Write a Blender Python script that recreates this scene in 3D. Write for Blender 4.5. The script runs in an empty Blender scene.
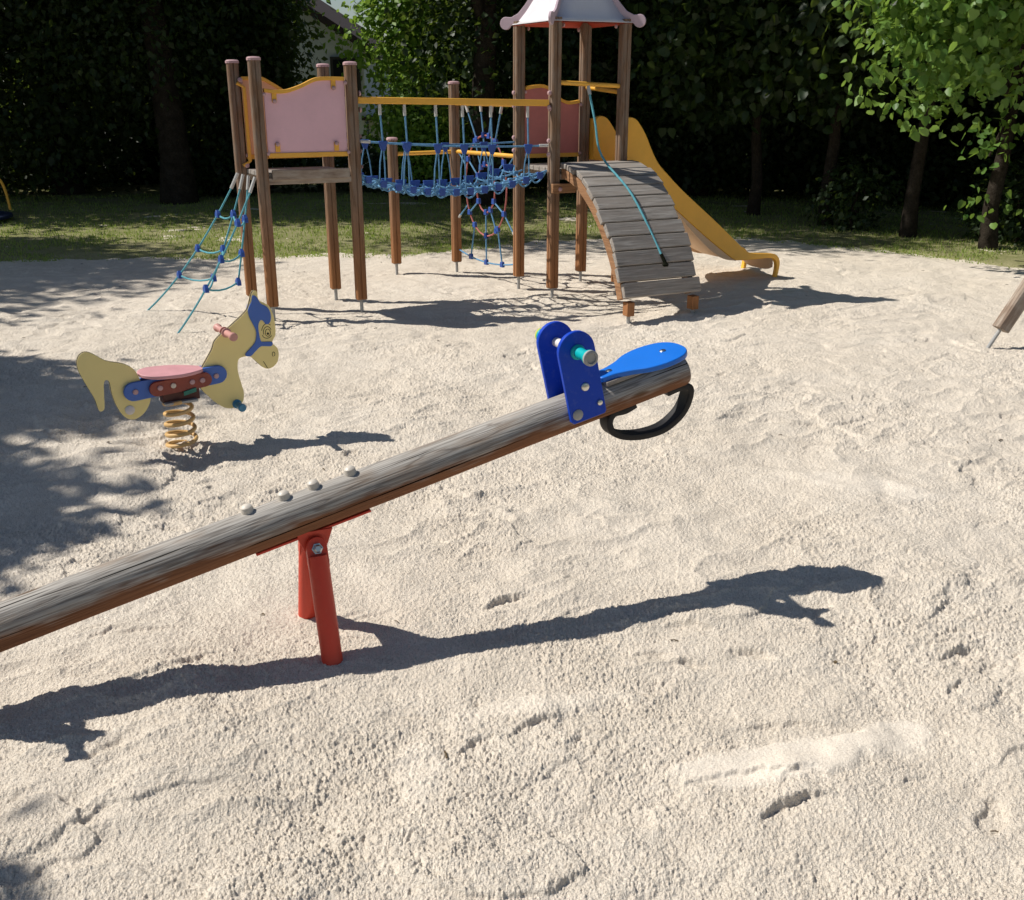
import bpy, math, random
import numpy as np
from mathutils import Vector, Matrix
random.seed(7); rng = np.random.default_rng(11)
D = bpy.data; COL = bpy.context.scene.collection
R = math.radians
V3 = lambda *a: np.array(a, float)
def nrm(v): v = np.asarray(v, float); return v/np.linalg.norm(v)

# ---------------------------------------------------------------- materials
class NT:
    def __init__(s, name):
        s.m = D.materials.new(name); s.m.use_nodes = True
        s.t = s.m.node_tree; s.n = s.t.nodes; s.n.clear()
        s.out = s.n.new('ShaderNodeOutputMaterial')
        s.b = s.n.new('ShaderNodeBsdfPrincipled'); s.l(s.b.outputs[0], s.out.inputs[0])
    def l(s, a, b): s.t.links.new(a, b)
    def new(s, typ, **kw):
        n = s.n.new('ShaderNode'+typ)
        for k, v in kw.items():
            if k.startswith('i_'):
                n.inputs[k[2:].replace('_', ' ')].default_value = v
            else: setattr(n, k, v)
        return n
    def coord(s, which='Object', scale=(1, 1, 1)):
        if which == 'gr':
            c = s.new('Attribute', attribute_name='gr').outputs['Vector']
        else: c = s.new('TexCoord').outputs[which]
        mp = s.new('Mapping'); mp.inputs['Scale'].default_value = scale
        s.l(c, mp.inputs['Vector']); return mp.outputs[0]
    def noise(s, vec, scale, detail=4, rough=.6, dist=0):
        n = s.new('TexNoise'); n.inputs['Scale'].default_value = scale; n.inputs['Detail'].default_value = detail
        n.inputs['Roughness'].default_value = rough; n.inputs['Distortion'].default_value = dist
        s.l(vec, n.inputs['Vector']); return n.outputs['Fac']
    def ramp(s, fac, *stops):
        r = s.new('ValToRGB'); e = r.color_ramp.elements
        while len(e) < len(stops): e.new(.5)
        for k, (p, c) in zip(e, stops):
            k.position = p; k.color = (*(c if hasattr(c, '__len__') else (c, c, c)), 1)
        s.l(fac, r.inputs[0]); return r.outputs[0]
    def mix(s, fac, a, b, mode='MIX'):
        m = s.new('Mix', data_type='RGBA', blend_type=mode)
        for sock, val in ((m.inputs[0], fac), (m.inputs[6], a), (m.inputs[7], b)):
            if hasattr(val, 'is_linked') or hasattr(val, 'node'): s.l(val, sock)
            elif hasattr(val, '__len__'): sock.default_value = (*val, 1)
            else: sock.default_value = val
        return m.outputs[2]
    def math(s, op, a, b=0.0):
        m = s.new('Math', operation=op)
        for sock, val in ((m.inputs[0], a), (m.inputs[1], b)):
            if hasattr(val, 'node'): s.l(val, sock)
            else: sock.default_value = val
        return m.outputs[0]
    def bump(s, h, strength=.5, dist=.01):
        b = s.new('Bump'); b.inputs['Strength'].default_value = strength; b.inputs['Distance'].default_value = dist
        s.l(h, b.inputs['Height']); s.l(b.outputs[0], s.b.inputs['Normal'])
    def set(s, **kw):
        for k, v in kw.items():
            k = k.replace('_', ' ')
            if hasattr(v, 'node'): s.l(v, s.b.inputs[k])
            elif hasattr(v, '__len__') and len(v) == 3: s.b.inputs[k].default_value = (*v, 1)
            else: s.b.inputs[k].default_value = v
        return s.m

def m_wood(name, pale_grain, dark, low=None, grey=None, rough=.85):
    """weathered timber: long streaks along gr.x, checks (cracks), stains"""
    t = NT(name)
    v = t.coord('gr', (1.2, 26, 26)); v2 = t.coord('gr', (.8, 90, 90)); v3 = t.coord('gr', (2.5, 9, 9))
    a = t.noise(v, 3.0, 6, .65, .25); b = t.noise(v2, 3.0, 3, .7); c = t.noise(v3, 2.2, 4, .6)
    col = t.ramp(a, (.28, dark), (.70, pale_grain))
    if grey is not None:
        col = t.mix(t.ramp(c, (.40, 0), (.62, .8)), col, grey)
    if low is not None:      # fresher, redder colour toward the lower end (rain shadow side of the post)
        z = t.new('SeparateXYZ'); t.l(t.new('TexCoord').outputs['Object'], z.inputs[0])
        f = t.math('ADD', t.math('MULTIPLY', z.outputs[2], -.9), t.math('ADD', t.math('MULTIPLY', c, .7), .60))
        f = t.ramp(f, (.15, 0), (.75, .9))
        col = t.mix(f, col, t.mix(a, [x*.6 for x in low], low))
    cr = t.ramp(b, (.28, .35), (.40, 1))
    col = t.mix(1.0, col, cr, 'MULTIPLY')
    h = t.math('ADD', t.math('MULTIPLY', a, .6), t.math('MULTIPLY', cr, .5))
    t.bump(h, .6, .004)
    return t.set(Base_Color=col, Roughness=rough, Specular_IOR_Level=.2)

def m_log():
    """round log: silver grey weathered upper half with grain rings and cracks, red brown underside"""
    t = NT('weathered_log')
    g = t.new('Attribute', attribute_name='gr').outputs['Vector']
    sp = t.new('SeparateXYZ'); t.l(g, sp.inputs[0])
    v = t.coord('gr', (1.0, 22, 22)); v2 = t.coord('gr', (1.6, 75, 75)); v3 = t.coord('gr', (4, 14, 14)); v4 = t.coord('gr', (.9, 26, 26))
    dist = t.noise(v3, 1.2, 3, .55)
    n = t.noise(v, 1.6, 2, .5, .25)
    vo = t.new('TexVoronoi'); vo.inputs['Scale'].default_value = 1.0; t.l(t.coord('gr', (2.1, 7, 7)), vo.inputs['Vector'])
    kf = t.ramp(vo.outputs['Distance'], (.02, 1), (.34, 0))
    n = t.math('ADD', n, t.math('MULTIPLY', kf, .22))
    rings = t.math('SINE', t.math('MULTIPLY', n, 52.0))
    rr = t.ramp(t.math('MULTIPLY_ADD', rings, .5) if False else t.math('ADD', t.math('MULTIPLY', rings, .5), .5), (0, .25), (.2, .8), (1, 1))
    fine = t.noise(v2, 2.4, 4, .7)
    grey = t.mix(rr, (.21, .188, .168), (.48, .45, .41))
    grey = t.mix(t.ramp(fine, (.34, .75), (.56, 0)), grey, (.115, .098, .085))
    grey = t.mix(t.ramp(dist, (.52, 0), (.68, .35)), grey, (.30, .19, .11))
    grey = t.mix(t.ramp(kf, (.80, 0), (.97, .7)), grey, (.13, .085, .055))
    brown = t.mix(t.noise(v4, 2, 4, .6), (.14, .066, .040), (.33, .160, .085))
    grey = t.mix(t.ramp(kf, (.80, 0), (.97, .7)), grey, (.13, .085, .055))
    brown = t.mix(t.ramp(fine, (.3, .5), (.55, 0)), brown, (.07, .03, .02))
    # weathering line around the log: third gr component is height over the log axis / radius
    f = t.math('ADD', sp.outputs[2], t.math('MULTIPLY', t.math('SUBTRACT', dist, .5), .10))
    f = t.math('ADD', f, t.math('MULTIPLY', t.math('SUBTRACT', fine, .5), .05))
    k = t.ramp(f, (0, 0), (1, 1))
    mr = t.new('MapRange'); t.l(f, mr.inputs[0])
    mr.inputs[1].default_value = -.026; mr.inputs[2].default_value = .006
    col = t.mix(mr.outputs[0], brown, grey)
    ck = t.ramp(t.noise(t.coord('gr', (.55, 34, 34)), 2.0, 2, .5, .3), (.31, .1), (.34, 1))
    col = t.mix(1.0, col, ck, 'MULTIPLY')
    t.bump(t.math('ADD', t.math('MULTIPLY', rr, .3), t.math('ADD', ck, t.math('MULTIPLY', fine, .5))), .7, .004)
    return t.set(Base_Color=col, Roughness=.95, Specular_IOR_Level=.05)

def m_paint(name, col, var=.12, rough=.4, spec=.4, dirt=.25, dirtc=(.35, .30, .24), scale=6):
    t = NT(name)
    v = t.coord('Object')
    a = t.noise(v, scale, 5, .65); b = t.noise(v, scale*9, 3, .7)
    c = t.mix(t.ramp(a, (.3, 0), (.75, 1)), [x*(1-var) for x in col], [min(1, x*(1+var)) for x in col])
    c = t.mix(t.math('MULTIPLY', t.ramp(b, (.55, 0), (.75, 1)), dirt), c, dirtc)
    t.bump(b, .08, .002)
    r = t.ramp(a, (.2, rough*.8), (.8, min(1, rough*1.35)))
    return t.set(Base_Color=c, Roughness=r, Specular_IOR_Level=spec)

def m_leaf(name, a, b, trans=.35, rough=.45):
    t = NT(name)
    geo = t.new('NewGeometry')
    c = t.mix(geo.outputs['Random Per Island'], a, b)
    big = t.noise(t.coord('Object'), .9, 2, .5)
    c = t.mix(t.ramp(big, (.35, .55), (.65, 1.0)) , [x*.55 for x in a], c) if False else c
    t.set(Base_Color=c, Roughness=rough, Specular_IOR_Level=.35)
    tr = t.new('BsdfTranslucent'); t.l(t.mix(.5, c, (.36, .50, .06)), tr.inputs[0])
    mx = t.new('MixShader'); mx.inputs[0].default_value = trans
    t.l(t.b.outputs[0], mx.inputs[1]); t.l(tr.outputs[0], mx.inputs[2]); t.l(mx.outputs[0], t.out.inputs[0])
    return t.m

def m_sand():
    t = NT('sand')
    v = t.coord('Object')
    big = t.noise(v, .8, 4, .55); mid = t.noise(v, 7, 5, .65); fine = t.noise(v, 260, 2, .6); gr = t.noise(v, 85, 4, .75)
    c = t.mix(t.ramp(big, (.3, 0), (.7, 1)), (.805, .71, .588), (.875, .785, .668))
    c = t.mix(t.math('MULTIPLY', t.ramp(mid, (.35, 1), (.60, 0)), .35), c, (.66, .575, .47))
    c = t.mix(t.math('MULTIPLY', t.ramp(fine, (.36, 1), (.47, 0)), .5), c, (.27, .215, .165))
    c = t.mix(t.math('MULTIPLY', t.ramp(fine, (.56, 0), (.68, 1)), .4), c, (.80, .75, .67))
    at = t.new('Attribute', attribute_name='loose')
    c = t.mix(t.math('MULTIPLY', at.outputs['Fac'], .12), c, (.78, .72, .635))
    sm = t.math('SUBTRACT', 1.0, t.math('MULTIPLY', at.outputs['Fac'], .65))
    t.bump(t.math('MULTIPLY', t.math('ADD', gr, t.math('MULTIPLY', fine, .35)), sm), 1.0, .010)
    return t.set(Base_Color=c, Roughness=.95, Specular_IOR_Level=.1)

def m_soil(name, a, b, c3=None, s=3):
    t = NT(name)
    v = t.coord('Object')
    c = t.mix(t.ramp(t.noise(v, s, 6, .7), (.35, 0), (.65, 1)), a, b)
    f = t.noise(v, 60, 3, .7)
    c = t.mix(t.math('MULTIPLY', t.ramp(f, (.4, 1), (.6, 0)), .5), c, [x*.5 for x in a])
    t.bump(f, .6, .02)
    return t.set(Base_Color=c, Roughness=1, Specular_IOR_Level=.05)

M = dict(
 post=m_wood('post_timber', (.31, .19, .115), (.10, .058, .037), low=(.43, .19, .075), grey=(.24, .185, .145)),
 plank=m_wood('plank_timber', (.50, .46, .415), (.12, .105, .093), grey=(.30, .26, .225)),
 board=m_wood('board_timber', (.34, .26, .20), (.16, .11, .08), grey=(.42, .36, .30)),
 arch=m_wood('stringer_timber', (.42, .23, .12), (.18, .09, .045)),
 log=m_log(),
 pink=m_paint('faded_pink_panel', (.80, .50, .56), .05, .55, .3, .08),
 peach=m_paint('sunlit_faded_panel', (.85, .47, .26), .06, .5, .3, .1),  # sunlight on the faded red panel is painted into this peach colour
 red_panel=m_paint('red_panel', (.55, .19, .17), .10, .5, .3, .1),
 yellow=m_paint('yellow_trim', (.84, .44, .06), .10, .42, .4, .12),
 slide=m_paint('slide_yellow', (.93, .48, .055), .07, .35, .45, .06),
 belly=m_paint('slide_underside', (.72, .50, .32), .08, .6, .3, .12),
 cap=m_paint('pink_cap', (.50, .32, .33), .08, .5, .4, .1),
 lilac=m_paint('lilac_fin', (.55, .42, .47), .08, .5, .35, .1),
 roofw=m_paint('roof_sheet', (.72, .70, .73), .03, .4, .4, .05),
 roofr=m_paint('roof_underside', (.46, .06, .03), .08, .5, .3, .05),
 rope=m_paint('blue_rope', (.13, .30, .50), .30, .8, .2, .35, (.25, .36, .42), 40),
 rope_teal=m_paint('teal_rope', (.12, .38, .45), .25, .75, .2, .25, (.22, .4, .45), 40),
 rope_red=m_paint('red_rope', (.48, .16, .15), .2, .8, .2, .3, (.5, .35, .33), 40),
 clamp=m_paint('blue_plastic', (.028, .085, .36), .15, .4, .45, .06),
 ferrule=m_paint('grey_ferrule', (.55, .55, .53), .08, .35, .5, .1),
 steel=m_paint('galvanised_steel', (.36, .36, .35), .12, .45, .5, .2),
 chrome=NT('bright_bolt').set(Base_Color=(.62, .61, .58), Metallic=1.0, Roughness=.28),
 bolt=m_paint('bolt_cap', (.62, .56, .48), .1, .4, .5, .15),
 blue=m_paint('blue_board', (.004, .055, .50), .06, .42, .25, .14, (.25, .3, .4)),
 seat=m_paint('blue_seat', (.008, .165, .68), .05, .38, .45, .04, (.3, .4, .5)),
 red=m_paint('red_steel', (.60, .050, .022), .10, .42, .45, .10, (.45, .2, .12)),
 rubber=m_paint('black_rubber', (.014, .013, .014), .2, .5, .35, .12, (.12, .11, .1)),
 teal=m_paint('teal_grip', (.0, .42, .44), .06, .35, .5, .04),
 lime=m_paint('lime_cap', (.55, .60, .06), .06, .4, .4, .04),
 white=m_paint('white_grip', (.70, .66, .64), .05, .4, .4, .06),
 hyellow=m_paint('horse_yellow', (.88, .73, .31), .02, .5, .35, .06, (.7, .6, .35)),
 hedge_core=m_soil('dark_hedge_core', (.010, .012, .007), (.016, .016, .010)),
 edge=m_paint('horse_edge', (.045, .03, .02), .1, .6, .3, .1),
 hblue=m_paint('horse_blue', (.06, .15, .50), .08, .45, .4, .06),
 hseat=m_paint('faded_pink_seat', (.66, .33, .35), .08, .5, .35, .15, (.7, .6, .58), 14),
 hred=m_paint('faded_red_bar', (.27, .065, .045), .15, .5, .35, .12),
 hdark=m_paint('dark_red_block', (.085, .025, .02), .2, .5, .35, .1),
 hgreen=m_paint('green_peg', (.012, .17, .13), .1, .4, .4, .05),
 bluegrip=m_paint('blue_grip', (.05, .22, .38), .1, .4, .4, .05),
 pinkgrip=m_paint('pink_grip', (.60, .30, .26), .08, .45, .4, .08),
 spring=m_paint('spring_paint', (.68, .43, .17), .15, .4, .45, .2),
 ink=m_paint('black_line', (.01, .008, .006), .1, .6, .2, 0),
 bark=m_soil('bark', (.028, .022, .017), (.065, .053, .042), s=9),
 sand=m_sand(), litter=m_soil('dry_litter', (.10, .07, .04), (.20, .15, .09), s=20),
 lawn=m_soil('lawn_soil', (.22, .23, .09), (.42, .38, .22), s=2.2),
 ground=m_soil('ground_soil', (.055, .060, .028), (.09, .08, .045)),
 grass=m_leaf('grass_blade', (.20, .33, .05), (.43, .46, .15), .38, .6),
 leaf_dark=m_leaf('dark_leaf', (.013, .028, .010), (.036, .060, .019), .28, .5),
 leaf_shaded=m_leaf('shaded_leaf', (.013, .032, .010), (.033, .060, .016), .26, .5),  # darkened leaf: shade over the back lindens is put into the colour
 leaf_bright=m_leaf('bright_leaf', (.14, .28, .035), (.26, .42, .07), .45, .5),
 leaf_linden=m_leaf('linden_leaf', (.045, .135, .024), (.22, .37, .085), .44, .42),
 plaster=m_paint('white_plaster', (.62, .66, .66), .05, .9, .1, .05, scale=2),
 roof_tile=m_paint('brown_roof', (.06, .042, .036), .2, .8, .2, .1),
 glass=NT('window_glass').set(Base_Color=(.02, .022, .024), Roughness=.08),
 dframe=m_paint('dark_frame', (.05, .045, .04), .1, .5, .3, .1),
 dblue=m_paint('dark_blue_deck', (.02, .035, .09), .15, .5, .3, .2),
)

# ---------------------------------------------------------------- mesh building
class MB:
    def __init__(s): s.v = []; s.f = []; s.g = []; s.n = 0
    def add(s, verts, faces, gr=None):
        verts = [tuple(map(float, p)) for p in verts]
        s.f += [tuple(i+s.n for i in f) for f in faces]
        s.v += verts; s.g += [tuple(map(float, p)) for p in (gr if gr is not None else verts)]
        s.n += len(verts); return s
    def box(s, c, hx, hy, hz, X=(1, 0, 0), Y=None, Z=(0, 0, 1), taper=1):
        X = nrm(X); Z = nrm(Z); Y = nrm(np.cross(Z, X)) if Y is None else nrm(Y)
        c = np.asarray(c, float); vs = []; gs = []; o = rng.random(3)*7
        for a in (-1, 1):
            for b in (-1, 1):
                for d in (-1, 1):
                    vs.append(c+X*hx*a+Y*hy*b+Z*hz*d)
                    l = [hx*a, hy*b, hz*d]; k = int(np.argmax([hx, hy, hz])); l[0], l[k] = l[k], l[0]
                    gs.append(np.array(l)+o)
        return s.add(vs, [(0, 1, 3, 2), (4, 6, 7, 5), (0, 4, 5, 1), (2, 3, 7, 6), (0, 2, 6, 4), (1, 5, 7, 3)], gs)
    def tube(s, path, r, n=8, closed=False, caps=True):
        P = [np.asarray(p, float) for p in path]; m = len(P)
        rs = r if hasattr(r, '__len__') else [r]*m
        T = []
        for i in range(m):
            a = P[(i-1) % m] if closed or i > 0 else P[i]; b = P[(i+1) % m] if closed or i < m-1 else P[i]
            T.append(nrm(b-a))
        up = V3(0, 0, 1) if abs(T[0][2]) < .9 else V3(1, 0, 0)
        N = nrm(np.cross(T[0], up)); vs = []; gs = []; L = 0; o = rng.random()*5
        for i in range(m):
            N = nrm(N-T[i]*np.dot(N, T[i])); B = np.cross(T[i], N)
            if i: L += np.linalg.norm(P[i]-P[i-1])
            for k in range(n):
                a = 2*math.pi*k/n
                q = N*math.cos(a)*rs[i]+B*math.sin(a)*rs[i]
                vs.append(P[i]+q); gs.append((L+o, math.cos(a)*rs[i]+o, math.sin(a)*rs[i]))
        fs = []
        for i in range(m if closed else m-1):
            j = (i+1) % m
            for k in range(n):
                l = (k+1) % n
                fs.append((i*n+k, i*n+l, j*n+l, j*n+k))
        if caps and not closed:
            fs.append(tuple(range(n-1, -1, -1))); fs.append(tuple((m-1)*n+k for k in range(n)))
        return s.add(vs, fs, gs)
    def extrude(s, pts, O, A, B, N, t0, t1):
        O, A, B, N = (np.asarray(q, float) for q in (O, A, B, N)); n = len(pts)
        vs = [O+A*p[0]+B*p[1]+N*t0 for p in pts]+[O+A*p[0]+B*p[1]+N*t1 for p in pts]
        fs = [tuple(range(n-1, -1, -1)), tuple(range(n, 2*n))]
        fs += [(i, (i+1) % n, n+(i+1) % n, n+i) for i in range(n)]
        o = rng.random()*5
        gs = [(p[0]+o, p[1]+o, t0) for p in pts]+[(p[0]+o, p[1]+o, t1) for p in pts]
        return s.add(vs, fs, gs)
    def lathe(s, prof, O, N, n=14):
        O = np.asarray(O, float); N = nrm(N); up = V3(0, 0, 1) if abs(N[2]) < .9 else V3(1, 0, 0)
        A = nrm(np.cross(N, up)); B = np.cross(N, A); vs = []; fs = []
        for r, h in prof:
            for k in range(n):
                a = 2*math.pi*k/n; vs.append(O+N*h+(A*math.cos(a)+B*math.sin(a))*r)
        for i in range(len(prof)-1):
            for k in range(n):
                l = (k+1) % n; fs.append((i*n+k, i*n+l, (i+1)*n+l, (i+1)*n+k))
        fs.append(tuple(range(n-1, -1, -1))); fs.append(tuple((len(prof)-1)*n+k for k in range(n)))
        return s.add(vs, fs)
    def dome(s, O, N, r, h, n=12):
        return s.lathe([(r, 0), (r, h*.35), (r*.85, h*.75), (r*.45, h*.97), (r*.12, h)], O, N, n)
    def strip(s, rows, thick=0):
        """quad grid from rows of points"""
        m = len(rows[0]); vs = [p for r in rows for p in r]
        fs = [(i*m+k, i*m+k+1, (i+1)*m+k+1, (i+1)*m+k) for i in range(len(rows)-1) for k in range(m-1)]
        return s.add(vs, fs)
    def build(s, name, mat, parent=None, bevel=0, sharp=35, label=None, solid=0):
        me = D.meshes.new(name)
        off = np.zeros(3)
        p = parent
        if parent is not None:
            off = np.array(parent['_org'])
        me.from_pydata([tuple(np.array(q)-off) for q in s.v], [], s.f)
        at = me.attributes.new('gr', 'FLOAT_VECTOR', 'POINT')
        at.data.foreach_set('vector', np.array(s.g, np.float32).ravel())
        for q in me.polygons: q.use_smooth = True
        me.set_sharp_from_angle(angle=R(sharp))
        me.materials.append(M[mat] if isinstance(mat, str) else mat)
        o = D.objects.new(name, me); COL.objects.link(o)
        if parent is not None: o.parent = parent
        o['_org'] = tuple(off)
        if solid:
            md = o.modifiers.new('Solidify', 'SOLIDIFY'); md.thickness = solid; md.offset = 0
        if bevel:
            md = o.modifiers.new('Bevel', 'BEVEL'); md.width = bevel; md.segments = 2; md.limit_method = 'ANGLE'; md.angle_limit = R(40)
        if label: o['label'] = label
        return o
def thing(name, loc, label, cat, group=None):
    o = D.objects.new(name, None); COL.objects.link(o); o.location = loc; o.empty_display_size = .2
    o['label'] = label; o['category'] = cat; o['_org'] = tuple(map(float, loc))
    if group: o['group'] = group
    return o
def spline(pts, per=6, closed=True):
    P = [np.asarray(p, float) for p in pts]; n = len(P); out = []
    rngi = range(n) if closed else range(n-1)
    for i in rngi:
        g = lambda k: P[k % n] if closed else P[min(max(k, 0), n-1)]
        p0, p1, p2, p3 = g(i-1), g(i), g(i+1), g(i+2)
        for j in range(per):
            t = j/per
            out.append(.5*((2*p1)+(-p0+p2)*t+(2*p0-5*p1+4*p2-p3)*t*t+(-p0+3*p1-3*p2+p3)*t**3))
    if not closed: out.append(P[-1])
    return out
def raw_mesh(name, verts, faces_flat, counts, mat, parent=None, smooth=False):
    me = D.meshes.new(name)
    me.vertices.add(len(verts)); me.vertices.foreach_set('co', np.ascontiguousarray(verts, np.float32).ravel())
    me.loops.add(len(faces_flat)); me.loops.foreach_set('vertex_index', np.ascontiguousarray(faces_flat, np.int32))
    me.polygons.add(len(counts)); st = np.concatenate([[0], np.cumsum(counts)[:-1]]).astype(np.int32)
    me.polygons.foreach_set('loop_start', st)
    if smooth: me.polygons.foreach_set('use_smooth', np.ones(len(counts), bool))
    me.update(calc_edges=True); me.validate()
    me.materials.append(mat)
    o = D.objects.new(name, me); COL.objects.link(o)
    if isinstance(parent, bpy.types.Object): o.parent = parent; o['_org'] = parent['_org']
    return o

# ---------------------------------------------------------------- noise
_perm = rng.permutation(1024); _ang = rng.random(1024)*2*math.pi
_gx = np.cos(_ang); _gy = np.sin(_ang)
def perlin(x, y):
    xi = np.floor(x).astype(np.int64); yi = np.floor(y).astype(np.int64); xf = x-xi; yf = y-yi
    def h(a, b): return _perm[(_perm[a & 1023]+b) & 1023]
    u = xf**3*(xf*(xf*6-15)+10); w = yf**3*(yf*(yf*6-15)+10)
    def d(a, b, p, q): k = h(a, b); return _gx[k]*p+_gy[k]*q
    n00 = d(xi, yi, xf, yf); n10 = d(xi+1, yi, xf-1, yf); n01 = d(xi, yi+1, xf, yf-1); n11 = d(xi+1, yi+1, xf-1, yf-1)
    return (n00*(1-u)+n10*u)*(1-w)+(n01*(1-u)+n11*u)*w
def sstep(a, b, x): t = np.clip((x-a)/(b-a), 0, 1); return t*t*(3-2*t)

# ---------------------------------------------------------------- ground
def crumbs(x, y, cell, r0, r1, p, seed):
    """little half-round grains and clods of sand: height of the tallest one over each point"""
    g = np.random.default_rng(seed); n = 512
    jx = g.random((n, n)); jy = g.random((n, n)); rad = np.where(g.random((n, n)) < p, r0+(r1-r0)*g.random((n, n))**2, 1e-4)
    cx = np.floor(x/cell).astype(np.int64); cy = np.floor(y/cell).astype(np.int64); h = np.zeros_like(x)
    for a in (-1, 0, 1):
        for b in (-1, 0, 1):
            ix = cx+a; iy = cy+b; k = ix & 511; l = iy & 511
            d2 = ((ix+jx[k, l])*cell-x)**2+((iy+jy[k, l])*cell-y)**2; r = rad[k, l]
            h = np.maximum(h, np.sqrt(np.maximum(0, r*r-d2)))
    return h
def build_sand():
    nr = 1500
    th = np.radians(np.concatenate([np.linspace(-68, -37, 130)[:-1], np.linspace(-37, 37, 1750), np.linspace(37, 68, 130)[1:]])); nc = len(th); r = 1.2*np.exp(np.linspace(0, math.log(12.9), nr))
    TH, RR = np.meshgrid(th, r); x = (RR*np.sin(TH)).ravel(); y = (RR*np.cos(TH)).ravel()-.15
    wx = x+.10*perlin(x*3.1, y*3.1); wy = y+.10*perlin(x*3.1+40, y*3.1+9)
    hgt = -.0+.030*perlin(x*.55+3, y*.55)+.028*perlin(wx*1.7+11, wy*1.7+5)+.016*perlin(wx*4.2, wy*4.2+50)+.009*perlin(wx*9.3+7, wy*9.3)
    rough = sstep(-.35, .55, perlin(x*1.1+70, y*1.1+20)+.5*perlin(x*3+5, y*3+77))*.55+.42
    loose = np.zeros_like(x)
    def pt(cx, cy, ang, L, W):
        c, s = math.cos(R(ang)), math.sin(R(ang)); dx = x-cx; dy = y-cy
        return (dx*c+dy*s)/L, (-dx*s+dy*c)/W
    # wind drifts of fine loose sand
    for cx, cy, ang, L, W, k in ((.70, 2.18, 15, .36, .09, 1), (.97, 2.27, 25, .22, .085, .9), (.10, 2.42, 14, .25, .06, .5), (1.50, 4.05, -22, .35, .13, .6), (-.22, 2.12, 105, .15, .07, .45)):
        a, b = pt(cx, cy, ang, L, W)
        a = a+.5*perlin(x*5, y*5)+.2*perlin(x*19, y*19); b = b+.7*perlin(x*6+3, y*6)+.3*perlin(x*21, y*21)
        m = 1-sstep(.55, 1.1, np.sqrt(a*a+b*b)); loose = np.maximum(loose, m*k)
        hgt += .008*k*m
    rough = rough*(1-.85*loose)
    # crumbs
    q1 = perlin(x*31+.3, y*31); q2 = perlin(wx*62+9, wy*62)
    ux = x+.0045*perlin(x*95, y*95); uy = y+.0045*perlin(x*95+31, y*95+8)
    lump = np.abs(perlin(x*13+.3, y*13))*.010+np.abs(q1)*.008+q2*.0045+np.abs(perlin(ux*88, uy*88+3))*.0055
    pit = sstep(.22, .60, perlin(wx*24+50, wy*24+3)+.45*q2)*sstep(-.15, .35, perlin(x*2.3+31, y*2.3))
    lump = lump-.010*pit
    fine_on = 1-sstep(5.5, 9, y)
    lump += 1.12*np.maximum(crumbs(ux, uy, .028, .003, .0100, .14, 3)*.8, np.maximum(crumbs(ux, uy, .0125, .002, .0060, .55, 5)*1.25, crumbs(ux, uy, .0070, .0016, .0038, .75, 8)*1.5))*1.15*(.4+.6*fine_on)
    terr = sstep(-.02, .02, perlin(wx*1.5+21, wy*2.4+3)+.10*perlin(x*14, y*14))+sstep(-.02, .02, perlin(wx*2.1+61, wy*3.0+13)+.13*perlin(x*12+4, y*12)-.22)
    rx = x*math.cos(R(24))+y*math.sin(R(24)); ry = -x*math.sin(R(24))+y*math.cos(R(24))
    rdg = 1-np.abs(perlin(rx*1.6+3+.4*perlin(x*4, y*4), ry*5.2+.5*perlin(x*5, y*5+7)))*2
    hgt += .015*np.maximum(rdg, 0)**3*sstep(-.3, .3, perlin(x*.7+8, y*.7+90))
    hgt += .011*terr*sstep(-.1, .25, perlin(x*.9+15, y*.9+44))*(1-.6*loose)
    hgt += (lump-.013)*rough
    # footprints and scuffs
    prints = []
    lips = [(-.03, 3.02, 28, .09, .03, .026), (.53, 2.95, 14, .10, .03, .014), (.30, 2.80, -20, .05, .02, .016), (.52, 2.66, -8, .07, .025, .022), (.72, 2.71, -10, .075, .028, .026), (.42, 2.72, 5, .07, .025, .014), (.56, 2.86, -12, .09, .03, .016), (.66, 2.02, 22, .12, .035, .024), (.62, 2.13, 3, .26, .02, .010), (.75, 2.34, -3, .2, .02, .012), (.06, 2.34, 28, .10, .03, .016), (-.10, 2.26, 40, .07, .03, .014), (1.35, 2.72, 22, .10, .03, .018), (1.25, 2.52, 40, .06, .02, .012)]
    r2 = random.Random(12)
    for i in range(150):
        py = 1.6+8*r2.random()**1.2; px = (r2.random()-.5)*2*(.7*py+.6)
        lips.append((px, py, r2.uniform(-25, 50), r2.uniform(.03, .14), r2.uniform(.012, .03), r2.uniform(.003, .010)))
    for px, py, ang, L, W, dp in lips:   # little scarps: the sand breaks off along a short crooked edge
        near = np.nonzero((np.abs(x-px) < L*1.8+.12) & (np.abs(y-py) < L*1.8+.12))[0]
        if not len(near): continue
        c, q_ = math.cos(R(ang)), math.sin(R(ang)); dx = x[near]-px; dy = y[near]-py
        a = (dx*c+dy*q_)/L; b = -dx*q_+dy*c+.25*L*a*a+.012*perlin(x[near]*26, y[near]*26)+.005*perlin(x[near]*70, y[near]*70)
        env = np.clip(1-a*a, 0, 1)
        hgt[near] += dp*env*(.5*sstep(-.006, .006, b)*np.exp(-np.maximum(b, 0)/(W*2.2))-.8*(1-sstep(-.006, .006, b))*np.exp(np.minimum(b, 0)/(W*1.3)))
    rr = random.Random(3)
    for i in range(60):
        py = 1.5+9*rr.random()**1.25; px = (rr.random()-.5)*2*(.75*py+.8)
        prints.append((px, py, rr.uniform(-60, 70), rr.uniform(.04, .12), rr.uniform(.02, .045), rr.uniform(.003, .013)))
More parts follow.
